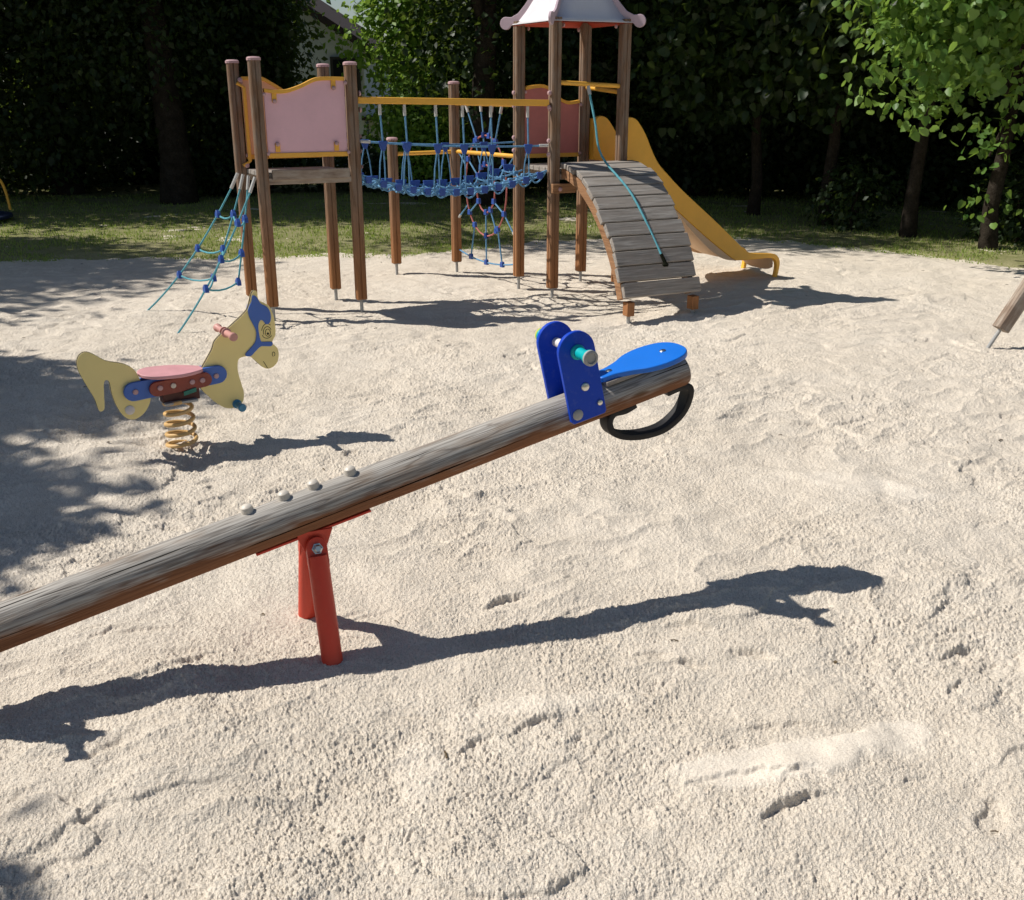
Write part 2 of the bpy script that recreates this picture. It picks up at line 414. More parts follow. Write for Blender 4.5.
    for px, py, ang, L, W, dp in prints:
        near = np.nonzero((np.abs(x-px) < L*2.6) & (np.abs(y-py) < L*2.6))[0]
        if not len(near): continue
        c, s = math.cos(R(ang)), math.sin(R(ang)); dx = x[near]-px; dy = y[near]-py
        a = (dx*c+dy*s)/L; b = (-dx*s+dy*c)/W
        q = np.sqrt(a*a+b*b)+.75*perlin(x[near]*17, y[near]*17)+.3*perlin(x[near]*45, y[near]*45)
        hgt[near] += -dp*(1-sstep(.55, 1.0, q))+dp*.3*np.exp(-((q-1.35)/.4)**2)
    # sand heaped round spring, flat under the equipment feet
    for cx, cy in ((-.517, 2.61), (-.67, 2.95)):
        q = np.hypot(x-cx, y-cy); hgt += .016*np.exp(-(q/.08)**2)
        hgt *= 1-.5*np.exp(-(q/.12)**2)
    far = sstep(6, 11, y); hgt = hgt*(1-.45*far)
    v = np.stack([x, y, hgt], 1)
    idx = np.arange(nc*nr).reshape(nr, nc)
    f = np.stack([idx[:-1, :-1], idx[:-1, 1:], idx[1:, 1:], idx[1:, :-1]], -1).reshape(-1)
    o = raw_mesh('sand', v, f, np.full(len(f)//4, 4), M['sand'], smooth=True)
    at = o.data.attributes.new('loose', 'FLOAT', 'POINT'); at.data.foreach_set('value', loose.astype(np.float32))
    o['kind'] = 'structure'
build_sand()
EDGE = np.array([(-14, 9.4), (-8, 9.8), (-5, 10.0), (-3.1, 10.2), (-1.3, 10.3), (-.2, 10.9), (.8, 11.5), (2.57, 11.65), (3.79, 10.6), (4.6, 9.7), (5.6, 8.6), (7.5, 6.6), (11, 4)])
def edge(x): return np.interp(x, EDGE[:, 0], EDGE[:, 1])+.22*perlin(np.asarray(x)*1.3, np.asarray(x)*0+4)+.10*perlin(np.asarray(x)*5, np.asarray(x)*0+9)
def build_lawn():
    xs = np.linspace(-13.5, 10.5, 420); k = np.linspace(0, 1, 60)**1.6
    X, K = np.meshgrid(xs, k); e = edge(X); Y = e+(24-e)*K
    Z = .035*sstep(0, .25, Y-e)-.02+.015*perlin(X*2, Y*2)+.010*perlin(X*9, Y*9)
    v = np.stack([X.ravel(), Y.ravel(), Z.ravel()], 1); nr, nc = X.shape
    idx = np.arange(nc*nr).reshape(nr, nc)
    f = np.stack([idx[:-1, :-1], idx[:-1, 1:], idx[1:, 1:], idx[1:, :-1]], -1).reshape(-1)
    o = raw_mesh('lawn', v, f, np.full(len(f)//4, 4), M['lawn'], smooth=True); o['kind'] = 'structure'
    # blades
    n = 120000
    x = rng.uniform(-12, 9.5, n); d = rng.random(n)**1.5*6.5; y = edge(x)+d-.10
    dens = sstep(-.25, .25, perlin(x*.9, y*.9+30)+.5*perlin(x*3, y*3)+.28*np.minimum(d, 1.5)-.12)
    keep = rng.random(n) < .05+.95*dens
    x, y, d = x[keep], y[keep], d[keep]; n = len(x)
    h = rng.uniform(.014, .048, n)*(.5+.5*sstep(0, .6, d)); w = rng.uniform(.003, .0065, n); a = rng.random(n)*2*math.pi
    lean = rng.uniform(0, .8, n)*h; b = rng.random(n)*2*math.pi
    bx, by = np.cos(a)*w, np.sin(a)*w; z0 = .01*np.ones(n)
    p = np.zeros((n, 5, 3)); L = np.stack([np.cos(b)*lean, np.sin(b)*lean], 1)
    for i, (s, t) in enumerate(((-1, 0), (1, 0), (.75, .55), (-.75, .55), (0, 1))):
        p[:, i, 0] = x+bx*s+L[:, 0]*t**1.6; p[:, i, 1] = y+by*s+L[:, 1]*t**1.6; p[:, i, 2] = z0+h*t
    base = (np.arange(n)*5)[:, None]
    f = np.concatenate([base+np.array([[0, 1, 2, 3]]), base+np.array([[3, 2, 4]])], 1).reshape(-1)
    o = raw_mesh('grass', p.reshape(-1, 3), f, np.tile([4, 3], n), M['grass'])
    o['kind'] = 'stuff'; o['label'] = 'short patchy green and dry grass along the back of the sand'; o['category'] = 'grass'
build_lawn()
gm = MB(); gm.strip([[(-250, -200, -.10), (250, -200, -.10)], [(-250, 300, -.10), (250, 300, -.10)]])
gm.build('ground', 'ground')['kind'] = 'structure'

def litter():
    """fallen leaves and bits of twig and bark lying on the sand"""
    g = np.random.default_rng(5); n = 70; y = 1.9+9.0*g.random(n)**.8; x = (g.random(n)-.5)*2*(.62*y+.5)
    q = MB(); bpy.context.view_layer.update(); so = D.objects['sand']
    for i in range(n):
        ok, loc, nn, _ = so.ray_cast(Vector((x[i], y[i], 1)), Vector((0, 0, -1)))
        if not ok: continue
        p = np.array(loc)+V3(0, 0, .003); a = g.random()*6.28; d = V3(math.cos(a), math.sin(a), g.uniform(-.1, .1))
        if g.random() < .55:
            L = g.uniform(.01, .035); q.tube([p-d*L/2, p+V3(0, 0, .003), p+d*L/2], g.uniform(.0012, .0028), 5)
        else:
            L = g.uniform(.006, .013); e = np.cross(d, V3(0, 0, 1)); q.add([p-d*L, p+e*L*.55+V3(0, 0, .004), p+d*L, p-e*L*.55+V3(0, 0, .003)], [(0, 1, 2, 3)])
    o = q.build('litter', 'litter'); o['kind'] = 'stuff'; o['label'] = 'scattered bits of twig and dry leaf lying on the sand'; o['category'] = 'litter'
litter()
# ---------------------------------------------------------------- seesaw
def build_seesaw():
    ang = R(24.2); Mo = V3(-.593, 2.78, 0); X = V3(math.cos(ang), math.sin(ang), 0); Y = V3(-X[1], X[0], 0); Z = V3(0, 0, 1)
    th = R(12.8); A = X*math.cos(th)+Z*math.sin(th); N = -X*math.sin(th)+Z*math.cos(th); P0 = Mo+Z*.431
    P = lambda a, s, n: P0+A*a+Y*s+N*n
    t = thing('seesaw', Mo, 'weathered wooden log seesaw with blue seat and red steel legs in the sand', 'seesaw')
    r = .061
    # log with slight irregularity
    b = MB(); n = 40; m = 70; vs = []; gs = []
    for i in range(m):
        a = -1.395+2.695*i/(m-1)
        e = min(i, m-1-i); k = {0: .93, 1: .985}.get(e, 1)
        if e == 0: pass
        aa = a if e != 1 else a+(.008 if i < m/2 else -.008)-(2.695/(m-1) if i == 1 else 0)*1+(2.695/(m-1) if i == m-2 else 0)*1
        for j in range(n):
            q = 2*math.pi*j/n; rr = r*k*(1-.035*a)*(1+.018*math.sin(2*q+a*1.3)+.012*math.sin(3*q-a*2.1)+.008*math.sin(a*9+q))
            vs.append(P(aa, math.cos(q)*rr, math.sin(q)*rr)); gs.append((aa, math.cos(q)*rr, math.sin(q)*rr-.010))
    fs = [(i*n+j, i*n+(j+1) % n, (i+1)*n+(j+1) % n, (i+1)*n+j) for i in range(m-1) for j in range(n)]
    fs += [tuple(range(n-1, -1, -1)), tuple((m-1)*n+j for j in range(n))]
    b.add(vs, fs, gs); b.build('beam', 'log', t, sharp=50)
    for a in (-.17, -.06, .03, .145):
        q = MB(); q.lathe([(.0185, -.006), (.0185, .006), (.017, .011), (.017, .016), (.012, .021), (.004, .023)], P(a, .004, r), N, 12); q.build('bolt', 'bolt', t)
    # red channel under the log and pivot
    q = MB(); q.box(P(-.012, 0, -r-.0015), .178, .030, .004, A, Y, N)
    q.build('mounting_plate', 'red', t, .002)
    pz = .325
    q = MB()
    for s in (-1, 1):
        q.extrude([(-.055, .05), (.055, .05), (.03, -.018), (.012, -.034), (-.012, -.034), (-.03, -.018)], Mo+Z*pz, X, Z, Y, s*.030-.004, s*.030+.004)
    q.build('pivot_bracket', 'red', t, .0015)
    for s in (-1, 1):
        foot = Mo+Y*s*(.187 if s > 0 else .199)-Z*.12; top = Mo+Y*s*.052+Z*(pz-.02)
        d = nrm(top-foot); ft = foot+d*0
        q = MB(); q.tube([ft, top-d*.10, top-d*.05, top], [.031, .031, .031, .029], 20)
        # flattened ear at the top
        ear = spline([(-.030, -.06), (-.030, .0), (-.022, .026), (0, .035), (.022, .026), (.030, 0), (.030, -.06)], 4, False)
        U = nrm(d-Y*np.dot(d, Y)*.0); W = nrm(np.cross(X, U))
        q.extrude(ear, top+U*.02+W*0, X, U, W, -.012, .012)
        o = q.build('leg', 'red', t, .002)
        q = MB(); side = W*(np.sign(np.dot(W, Y))*s)
        q.lathe([(.017, 0), (.017, .003), (.013, .003), (.013, .012), (.009, .016), (.002, .016)], top+U*.02+side*.012, side, 6 if s < 0 else 8); q.build('pivot_bolt', 'chrome', o, sharp=25)
    q = MB(); q.box(Mo+Z*(pz-.075), .012, .055, .020, X, Y, Z); q.build('cross_brace', 'red', t, .002)
    q = MB(); q.tube([Mo-Y*.06+Z*pz, Mo+Y*.06+Z*pz], .011, 12); q.build('pivot_axle', 'steel', t)
    P_ = P
    for e in (1, -1):
        a0 = .902; P = (lambda a, s_, n: P_(a-(.09 if a < 0 else 0), s_, n))
        for s in (-1, 1):
            out = [(-.0625, -.006), (-.055, -.014), (.055, -.014), (.0625, -.006)]+[(.0625*math.cos(q), .215+.0625*math.sin(q)) for q in np.linspace(0, math.pi, 15)]
            q = MB(); q.extrude(out, P(e*a0, s*(r+.011), 0), A*e, N, Y, -.009, .009)
            pl = q.build('handle_board', 'blue', t, .003)
            for (ba, bn, br, mt) in ((.004, .095, .014, 'chrome'), (-.038, .014, .018, 'steel'), (.043, .028, .010, 'chrome')):
                q = MB(); q.dome(P(e*(a0+ba), s*(r+.0195), bn), Y*s, br, .007, 14); q.build('bolt', mt, pl)
        hn = .213; c = lambda s: P(e*a0, s, hn)
        w = r+.02
        q = MB(); q.tube([c(-w), c(w)], .015, 14); rod = q.build('handle', 'white', t)
        for s, mt, cm in ((-1, 'teal', 'steel'), (1, 'teal', 'lime')):
            q = MB(); q.lathe([(.024, .0), (.024, .006), (.018, .012), (.0165, .055), (.018, .062), (.022, .068), (.024, .074), (.024, .080)], c(s*w), Y*s, 18); gp = q.build('grip', mt, rod)
            q = MB(); q.lathe([(.0245, 0), (.0245, .008), (.020, .011), (.017, .011), (.015, .006), (.003, .006)], c(s*(w+.0802)), Y*s, 18); q.build('grip_end', cm, rod)
        seat = spline([(.99, .030), (.99, -.030), (1.04, -.038), (1.09, -.058), (1.14, -.088), (1.205, -.100), (1.27, -.084), (1.305, -.038), (1.305, .038), (1.27, .084), (1.205, .100), (1.14, .088), (1.09, .058), (1.04, .038)], 5)
        q = MB(); q.extrude([(p[0]*e, p[1]) for p in seat], P(0, 0, r+.012), A, Y, N, -.008, .010); st = q.build('seat', 'seat', t, .003)
        q = MB(); q.box(P(e*1.14, 0, r-.002), .14, .045, .007, A, Y, N); q.build('seat_packer', 'plank', t, .002)
        for a in (1.035, 1.24):
            q = MB(); q.dome(P(e*a, 0, r+.0222), N, .011, .004, 12); q.build('screw', 'chrome', st)
        # bumper strap
        prof = spline([(1.105, -.063), (1.06, -.070), (1.015, -.066), (.992, -.090), (1.00, -.128), (1.05, -.162), (1.13, -.184), (1.21, -.186), (1.285, -.156), (1.325, -.108), (1.328, -.074), (1.29, -.064), (1.235, -.066)], 5, False)
        rows = [[P(e*(p[0]*.93+.072), w_, p[1]+.010) for w_ in (-.028, -.02, .02, .028)] for p in prof]
        q = MB(); q.strip(rows); q.build('rubber_bumper', 'rubber', t, .003, solid=.022)
build_seesaw()

# ---------------------------------------------------------------- spring horse
def build_horse():
    ang = R(33); Mo = V3(-1.576, 4.589, 0); X = V3(math.cos(ang), math.sin(ang), 0); Y = V3(-X[1], X[0], 0); Z = V3(0, 0, 1)
    t = thing('spring_horse', Mo, 'yellow and blue horse shaped spring rider with pink seat on coil spring', 'spring rider')
    P = lambda s, y, z: Mo+X*s+Y*y+Z*z
    tail = [(-.4, .47), (-.385, .495), (-.36, .503), (-.331, .49), (-.28, .452), (-.209, .428), (-.166, .395), (-.145, .344), (-.12, .30), (-.108, .277), (-.114, .235), (-.145, .188), (-.194, .164), (-.235, .185), (-.262, .24), (-.275, .30), (-.279, .352), (-.292, .366), (-.303, .352), (-.309, .30), (-.315, .240), (-.327, .226), (-.341, .235), (-.352, .29), (-.385, .375), (-.402, .43)]
    front = [(.139, .358), (.193, .437), (.218, .485), (.30, .545), (.36, .59), (.385, .618), (.405, .675), (.418, .694), (.433, .688), (.440, .648), (.484, .618), (.504, .57), (.510, .52), (.507, .471), (.489, .437), (.512, .405), (.516, .37), (.505, .334), (.475, .312), (.44, .315), (.405, .350), (.385, .372), (.362, .385), (.325, .382), (.312, .365), (.308, .318), (.320, .25), (.327, .21), (.318, .165), (.285, .145), (.237, .146), (.188, .181), (.155, .22), (.125, .259), (.115, .31)]
    for nm, pts in (('tail_board', tail), ('head_board', front)):
        sp = spline(pts, 5)
        q = MB(); q.extrude(sp, Mo, X, Z, Y, -.0085, .0085); q.build(nm, 'edge', t, 0)
        o = D.objects[q and nm]
        for s in (-1, 1):
            q = MB(); q.extrude(sp, Mo, X, Z, Y, s*.0086, s*.0116) if s > 0 else q.extrude(sp, Mo, X, Z, Y, -.0116, -.0086)
            q.build('face_sheet', 'hyellow', o, .001)
        if nm == 'head_board': head = o
        else: rear = o
    mane = spline([(.408, .672), (.425, .668), (.445, .633), (.472, .615), (.487, .590), (.490, .560), (.482, .535), (.463, .530), (.452, .545), (.440, .553), (.430, .543), (.424, .522), (.425, .49), (.431, .452), (.445, .446), (.487, .440), (.481, .421), (.45, .424), (.427, .425), (.400, .405), (.375, .385), (.352, .389), (.352, .402), (.378, .425), (.40, .447), (.410, .475), (.411, .505), (.398, .54), (.384, .575), (.381, .605), (.39, .628), (.402, .645)], 4)
    for s in (-1, 1):
        q = MB(); q.extrude(mane, Mo, X, Z, Y, *((.0118, .0178) if s > 0 else (-.0178, -.0118))); q.build('bridle', 'hblue', head, .0015)
        # drawn eye, nostril and mouth as thin inlaid lines
        q = MB(); yy = s*.0125
        arc = lambda cx, cz, rx, rz, a0, a1: [P(cx+rx*math.cos(R(a)), yy, cz+rz*math.sin(R(a))) for a in np.linspace(a0, a1, 12)]
        for c in (arc(.468, .490, .020, .027, 20, 200), arc(.470, .487, .013, .018, 0, 360), arc(.468, .493, .028, .038, 50, 170), arc(.466, .482, .024, .022, 190, 330)): q.tube(c, .0014, 5)
        q.lathe([(.006, 0), (.005, .002)], P(.470, yy-.001*s, .482), Y*s, 10)
        q.build('eye', 'ink', head)
        q = MB(); q.tube(arc(.490, .378, .007, .011, -60, 250), .0014, 5); q.build('nostril', 'ink', head)
        q = MB(); q.tube([P(.436, yy, .350), P(.442, yy, .338), P(.45, yy, .322), P(.455, yy, .313)], .0014, 5); q.build('mouth', 'ink', head)
    def cap_bar(x0, x1, z0, z1, h, y, th, nm, mt, ad):
        L = math.hypot(x1-x0, z1-z0); A = nrm(X*(x1-x0)+Z*(z1-z0)); B = np.cross(Y, A)*-1
        B = Z-A*np.dot(Z, A); B = nrm(B)
        out = [(h*math.cos(a), h*math.sin(a)) for a in np.linspace(R(90), R(270), 10)]+[(L+h*math.cos(a), h*math.sin(a)) for a in np.linspace(R(-90), R(90), 10)]
        q = MB(); q.extrude(out, P(x0, 0, z0), A, B, Y, y-th/2, y+th/2); return q.build(nm, mt, t, .002)
    for s in (-1, 1):
        y1 = s*.0225; y2 = s*.043
        cap_bar(-.185, .205, .298, .322, .043, y1, .019, 'side_bar', 'hblue', 1)
        cap_bar(-.085, .135, .300, .312, .034, y2, .017, 'seat_bar', 'hred', 1)
        q = MB()
        for x, z, yo in ((-.072, .305, .0525), (-.012, .307, .0525), (.075, .311, .0525), (.123, .312, .0525), (.195, .318, .0325), (-.178, .298, .0325)):
            o = MB(); o.dome(P(x, s*yo, z), Y*s, .013, .008, 12); o.build('bolt', 'cap' if x != -.012 else 'bolt', t)
        o = MB(); o.lathe([(.022, 0), (.022, .004), (.017, .008), (.004, .009)], P(-.208, s*.0117, .212), Y*s, 14); o.build('plug', 'white', rear)
    q = MB(); q.box(P(.025, 0, .275), .085, .033, .055, X, Y, Z); q.build('mounting_block', 'hdark', t, .004)
    q = MB(); q.box(P(.06, -.056, .268), .03, .003, .010, X+Z*.2, Y, Z); q.build('sticker', 'hgreen', t, .001)
    so = spline([(-.150, 0), (-.14, -.05), (-.10, -.092), (-.04, -.105), (.03, -.098), (.09, -.07), (.135, -.035), (.142, 0), (.135, .035), (.09, .07), (.03, .098), (-.04, .105), (-.10, .092), (-.14, .05)], 4)
    q = MB(); q.extrude([(p[0], p[1]) for p in so], P(0, 0, .358), nrm(X-Z*.05), Y, Z, -.006, .010); q.build('seat', 'hseat', t, .003)
    # handle and foot pegs
    for (x, z, ln, r, mt, nm, tip) in ((.268, .512, .125, .0155, 'pinkgrip', 'handle', 'pinkgrip'), (.287, .160, .10, .015, 'hgreen', 'foot_peg', 'bluegrip')):
        q = MB(); q.tube([P(x, -ln*.55, z), P(x, ln*.55, z)], r*.8, 12); rod = q.build(nm, mt, t)
        for s in (-1, 1):
            q = MB(); q.lathe([(r*1.5, 0), (r*1.5, .006), (r, .010), (r*.92, ln-.045), (r*1.05, ln-.04), (r*1.3, ln-.03), (r*1.3, ln-.018), (r*1.1, ln-.014)], P(x, s*.0125, z), Y*s, 14); g = q.build('grip', mt if s > 0 or nm == 'handle' else tip, rod)
    # coil
    path = []; turns = 4.6
    for i in range(150):
        u = i/149; a = u*turns*2*math.pi+1; rr = .068-.008*u
        path.append(P(.012+rr*math.cos(a), rr*math.sin(a), -.01+.235*u+.012*math.sin(0)))
    q = MB(); q.tube(path, .0098, 10); q.build('spring', 'spring', t)
    q = MB(); q.box(P(.018, 0, .222), .075, .06, .006, X, Y, Z); q.build('spring_plate', 'steel', t, .002)
build_horse()

# ---------------------------------------------------------------- play structure
def build_play():
    root = thing('play_structure', V3(-.3, 8.1, 0), 'wooden play structure with roofed slide tower, rope bridge and pink panelled platform', 'climbing frame')
    Z = V3(0, 0, 1)
    LFL, LFR, LBR, LBL = V3(-1.74, 7.374, 0), V3(-1.133, 7.642, 0), V3(-1.398, 8.08, 0), V3(-1.995, 7.80, 0)
    a = R(26); U = V3(math.cos(a), math.sin(a), 0); W = V3(-U[1], U[0], 0)
    TF = V3(.319, 8.106, 0); TL = TF+W*.60; TR = TF+U*.60; TB = TF+U*.60+W*.60
    SH, TA = V3(-1.046, 9.314, 0), V3(-.506, 9.421, 0)
    UL = nrm(LFR-LFL); WL = nrm(LBL-LFL)
    def post(B, top, ax, cap=True, h=.038, lo=.10):
        B = np.asarray(B, float); X = nrm(ax); Y = np.cross(Z, X)
        c = h*.22; g = .006; gd = .008
        out = [(h, -h+c), (h, -g), (h-gd, 0), (h, g), (h, h-c), (h-c, h), (g, h), (0, h-gd), (-g, h), (-h+c, h), (-h, h-c), (-h, g), (-h+gd, 0), (-h, -g), (-h, -h+c), (-h+c, -h), (-g, -h), (0, -h+gd), (g, -h), (h-c, -h)]
        o = rng.random(2)*9; q = MB(); vs = []; gs = []; zs = np.linspace(lo, top, 9)
        for z in zs:
            for p in out: vs.append(B+X*p[0]+Y*p[1]+Z*z); gs.append((z+o[0], p[0]+o[1], p[1]))
        n = len(out); fs = [(i*n+k, i*n+(k+1) % n, (i+1)*n+(k+1) % n, (i+1)*n+k) for i in range(8) for k in range(n)]
        fs += [tuple(range(n-1, -1, -1)), tuple(8*n+k for k in range(n))]
        q.add(vs, fs, gs); po = q.build('post', 'post', root, sharp=25)
        if cap:
            q = MB(); hh = h+.006
            sq = lambda s: [(s, -s*.6), (s, s*.6), (s*.6, s), (-s*.6, s), (-s, s*.6), (-s, -s*.6), (-s*.6, -s), (s*.6, -s)]
            rows = [(hh, top-.003), (hh, top+.012), (hh*.8, top+.020), (hh*.3, top+.022)]; vs = []
            for s_, z in rows: vs += [B+X*p[0]+Y*p[1]+Z*z for p in sq(s_)]
            fs = [(i*8+k, i*8+(k+1) % 8, (i+1)*8+(k+1) % 8, (i+1)*8+k) for i in range(3) for k in range(8)]+[tuple(range(7, -1, -1)), tuple(24+k for k in range(8))]
            q.add(vs, fs); q.build('post_cap', 'cap', po)
        q = MB(); q.tube([B-Z*.1, B+Z*(lo+.02)], .013, 10); q.box(B+Z*(lo-.004), .03, .03, .003, X, Y, Z); q.build('post_foot', 'steel', po)
        return po
    for B, tp in ((LFL, 1.775), (LFR, 1.75), (LBR, 1.745), (LBL, 1.765)): post(B, tp, UL)
    for B in (TF, TL, TR, TB): post(B, 2.085, U, cap=False)
    post(SH, 1.17, UL); post(TA, 1.63, UL)
    def bar(p, q_, r, mat='yellow', nm='rail', flat=None):
        m = MB()
        if flat:
            X = nrm(q_-p); m.box((p+q_)/2, np.linalg.norm(q_-p)/2, flat[0], flat[1], X, None, Z)
            return m.build(nm, mat, root, .006)
        m.tube([p, q_], r, 14); return m.build(nm, mat, root)
    def bolts(P_, N, part, r=.012, mt='cap'):
        q = MB(); q.dome(P_, N, r, .016, 10); q.build('bolt_cap', mt, part)
    # --- wavy panels
    def panel(Pa, Pb, z0, prof, mt, nm='panel', clamps=True, inset=.05, off=0.0):
        X = nrm(Pb-Pa); L = np.linalg.norm(Pb-Pa); Nn = np.cross(X, Z)
        x0, x1 = inset, L-inset
        top = [(x0+(x1-x0)*u, z) for u, z in prof]
        top = spline([V3(*p, 0) for p in top], 5, False); top = [(p[0], p[1]) for p in top]
        q = MB(); q.extrude([(x0, z0), (x1, z0)]+top[::-1], Pa, X, Z, Nn, off-.006, off+.006); pn = q.build(nm, mt, root, .001)
        rows = []
        q = MB()
        for (ta, tb) in zip(top[:-1], top[1:]):
            pass
        out = [(p[0], p[1]+.004) for p in top]; q.extrude([(p[0], p[1]+.015) for p in out]+[(p[0], p[1]-.010) for p in out[::-1]], Pa, X, Z, Nn, off-.019, off+.019)
        q.build('top_trim', 'yellow', pn, .003)
        q = MB(); q.box(Pa+X*L/2+Z*(z0-.002)+Nn*off, (x1-x0)/2, .016, .016, X, None, Z); q.build('bottom_trim', 'yellow', pn, .003)
        if clamps:
            for u in (.12, .86):
                zt = np.interp(x0+(x1-x0)*u, [p[0] for p in top], [p[1] for p in top])
                for zc, s in ((zt-.035, 1), (z0+.05, -1)):
                    q = MB(); q.box(Pa+X*(x0+(x1-x0)*u)+Z*(zc)+Nn*(off+.011), .017, .005, .030, X, None, Z); q.build('panel_clamp', 'yellow', pn, .003)
                    bolts(Pa+X*(x0+(x1-x0)*u)+Z*(zc-s*.022)+Nn*(off+.016), Nn, pn, .015)
        for (u, z) in ((x0-.004, z0+.01), (x0-.004, prof[0][1]-.02), (x1+.004, z0+.01), (x1+.004, prof[-1][1]-.02)):
            q = MB(); q.dome(Pa+X*u+Z*z+Nn*(off+.022), Nn, .013, .014, 10); q.build('bolt_cap', 'cap', pn)
        return pn
    wave = [(0, 1.575), (.14, 1.566), (.28, 1.570), (.45, 1.600), (.60, 1.638), (.70, 1.650), (.86, 1.652), (1, 1.650)]
    panel(LFL, LFR, 1.155, wave, 'pink')
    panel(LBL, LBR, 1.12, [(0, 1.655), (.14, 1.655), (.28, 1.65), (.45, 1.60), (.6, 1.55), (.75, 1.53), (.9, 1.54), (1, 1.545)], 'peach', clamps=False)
    panel(TL, TB, 1.075, [(0, 1.585), (.18, 1.60), (.35, 1.60), (.5, 1.565), (.65, 1.50), (.8, 1.475), (1, 1.485)], 'red_panel', clamps=False)
    # grab pole by the net on the left
    q = MB(); g0 = LBL+UL*.055-WL*.05; q.tube([g0+Z*1.06-UL*.05, g0+Z*1.09, g0+Z*1.60, g0+Z*1.63-UL*.05], .013, 10); gb = q.build('grab_bar', 'yellow', root)
    for z in (1.06, 1.65): bolts(LBL+UL*.03-WL*.05+Z*z, -WL, gb, .018)
    # --- platforms
    def deck(O, X, Y, Lx, Ly, z, n):
        q = MB(); w = Ly/n
        for i in range(n): q.box(O+X*Lx/2+Y*(i+.5)*w+Z*(z-.016+rng.normal()*.001), Lx/2, w/2-.004, .017, X, Y, Z)
        dk = q.build('platform', 'plank', root, .004)
        for (c, hx, hy, ax) in ((O+X*Lx/2-Y*.0, Lx/2, .018, X), (O+X*Lx/2+Y*Ly, Lx/2, .018, X)):
            q = MB(); q.box(c+Z*(z-.056), hx, hy, .022, ax, None, Z); q.build('edge_beam', 'board', dk, .004)
        return dk
    deck(LFL+UL*.03-WL*.012, UL, nrm(LBL-LFL), .60, .48, 1.035, 5)
    q = MB(); q.box((LFL+LFR)/2+Z*1.022-WL*.034+UL*0, .275, .016, .034, UL, None, Z); q.build('front_beam', 'board', root, .004)
    deck(TF+U*.03-W*.01, U, W, .54, .62, 1.01, 6)
    # --- rails
    rb = bar(LFR+Z*1.515+UL*.04-WL*.0, TF+Z*1.49-U*.05, 0, 'yellow', 'bridge_rail', (.020, .023))
    for s, p in ((1, LFR+UL*.05), (-1, TF-UL*.05)):
        bolts(p+Z*1.56-WL*.01, UL*-s if s < 0 else UL, rb, .02); bolts(p+Z*1.45-WL*.01, UL*-s if s < 0 else UL, rb, .02)
    tn = bar(TA+Z*1.475, TL+Z*1.472, .022, 'yellow', 'net_rail')
    bar(SH+Z*1.05+V3(0, 0, 0), TA+Z*1.065, .017, 'yellow', 'low_rail')
    bar(TA+Z*1.068, TL+Z*1.07, .017, 'yellow', 'low_rail')
    bar(TF+Z*1.635+U*.04, TR+Z*1.61-U*.04, .017, 'yellow', 'ramp_rail')
    bar(TB+Z*1.60-W*.04, TR+Z*1.565+W*.04, .017, 'yellow', 'slide_rail')
    for B in (TF, TL):
        for z in (1.56, 1.46, 1.22, 1.12):
            bp = MB(); bp.dome(B+Z*z-U*.052-W*.02, -U, .017, .018, 10); bp.build('bolt_cap', 'cap', root)
    for B, N_ in ((LFR, UL), (LFR, UL)):
        for z in (1.27, 1.17, 1.06): bp = MB(); bp.dome(B+Z*z+UL*.047+WL*.0, UL, .014, .014, 10); bp.build('bolt_cap', 'cap', root)
    # --- rope helper
    def ferr(lst, par):
        for p, r_ in lst: q = MB(); q.tube(p, r_, 8); q.build('ferrule', 'ferrule', par)
    def sag(p, q_, d, n=10): return [p+(q_-p)*u-Z*d*4*u*(1-u) for u in np.linspace(0, 1, n)]
    rr = .0069
    net = MB(); cl = []; fe = []
    FL, FR = LFR+UL*.05+WL*.02, TF-U*.05+W*.02; BL, BR = LBR+UL*.05-WL*.02, TL-U*.05-W*.02
    za, zb, dsag = 1.00, 1.00, .125
    edgeF = lambda u: FL+(FR-FL)*u+Z*(za+(zb-za)*u-dsag*4*u*(1-u)); edgeB = lambda u: BL+(BR-BL)*u+Z*(za+(zb-za)*u-dsag*4*u*(1-u))
    us = np.linspace(0, 1, 25)
    for k in range(5):
        v = k/4
        net.tube([edgeF(u)*(1-v)+edgeB(u)*v-Z*.035*math.sin(v*math.pi) for u in us], rr, 7)
    N = 13
    for i in range(N):
        u = (i+.5)/N; pa, pb = edgeF(u), edgeB(u)
        net.tube([pa*(1-v)+pb*v-Z*(.035*math.sin(v*math.pi)+.028*abs(math.sin(v*2*math.pi*2))) for v in np.linspace(0, 1, 17)], rr, 7)
        for s, E, F in ((-1, edgeF, WL), (1, edgeB, WL)):   # scalloped side loops
            ja, jb, jc = rng.uniform(.45, .75, 3); p0, p1 = E(max(0, u-ja/N)), E(min(1, u+jb/N))
            net.tube([p0+(p1-p0)*w-Z*.09*jc*math.sin(w*math.pi)+F*s*-.02*math.sin(w*math.pi) for w in np.linspace(0, 1, 9)], rr, 7)
            net.tube([p0+(p1-p0)*w-Z*.06*ja*math.sin(w*math.pi)+F*s*-.06*math.sin(w*math.pi) for w in np.linspace(0, 1, 9)], rr, 7)
    midF = lambda u: (LFR+UL*.05)+(TF-U*.05-LFR-UL*.05)*u+Z*(1.235-.05*u-.02*4*u*(1-u)); midB = lambda u: BL+(BR-BL)*u+Z*(1.235-.05*u-.03*4*u*(1-u))
    net.tube([midF(u) for u in us], rr, 7); net.tube([midB(u) for u in us], rr, 7)
    railz = lambda u: (LFR+Z*1.49+UL*.04)*(1-u)+(TF+Z*1.465-U*.05)*u
    hang = (.11, .235, .395, .535, .685, .885)
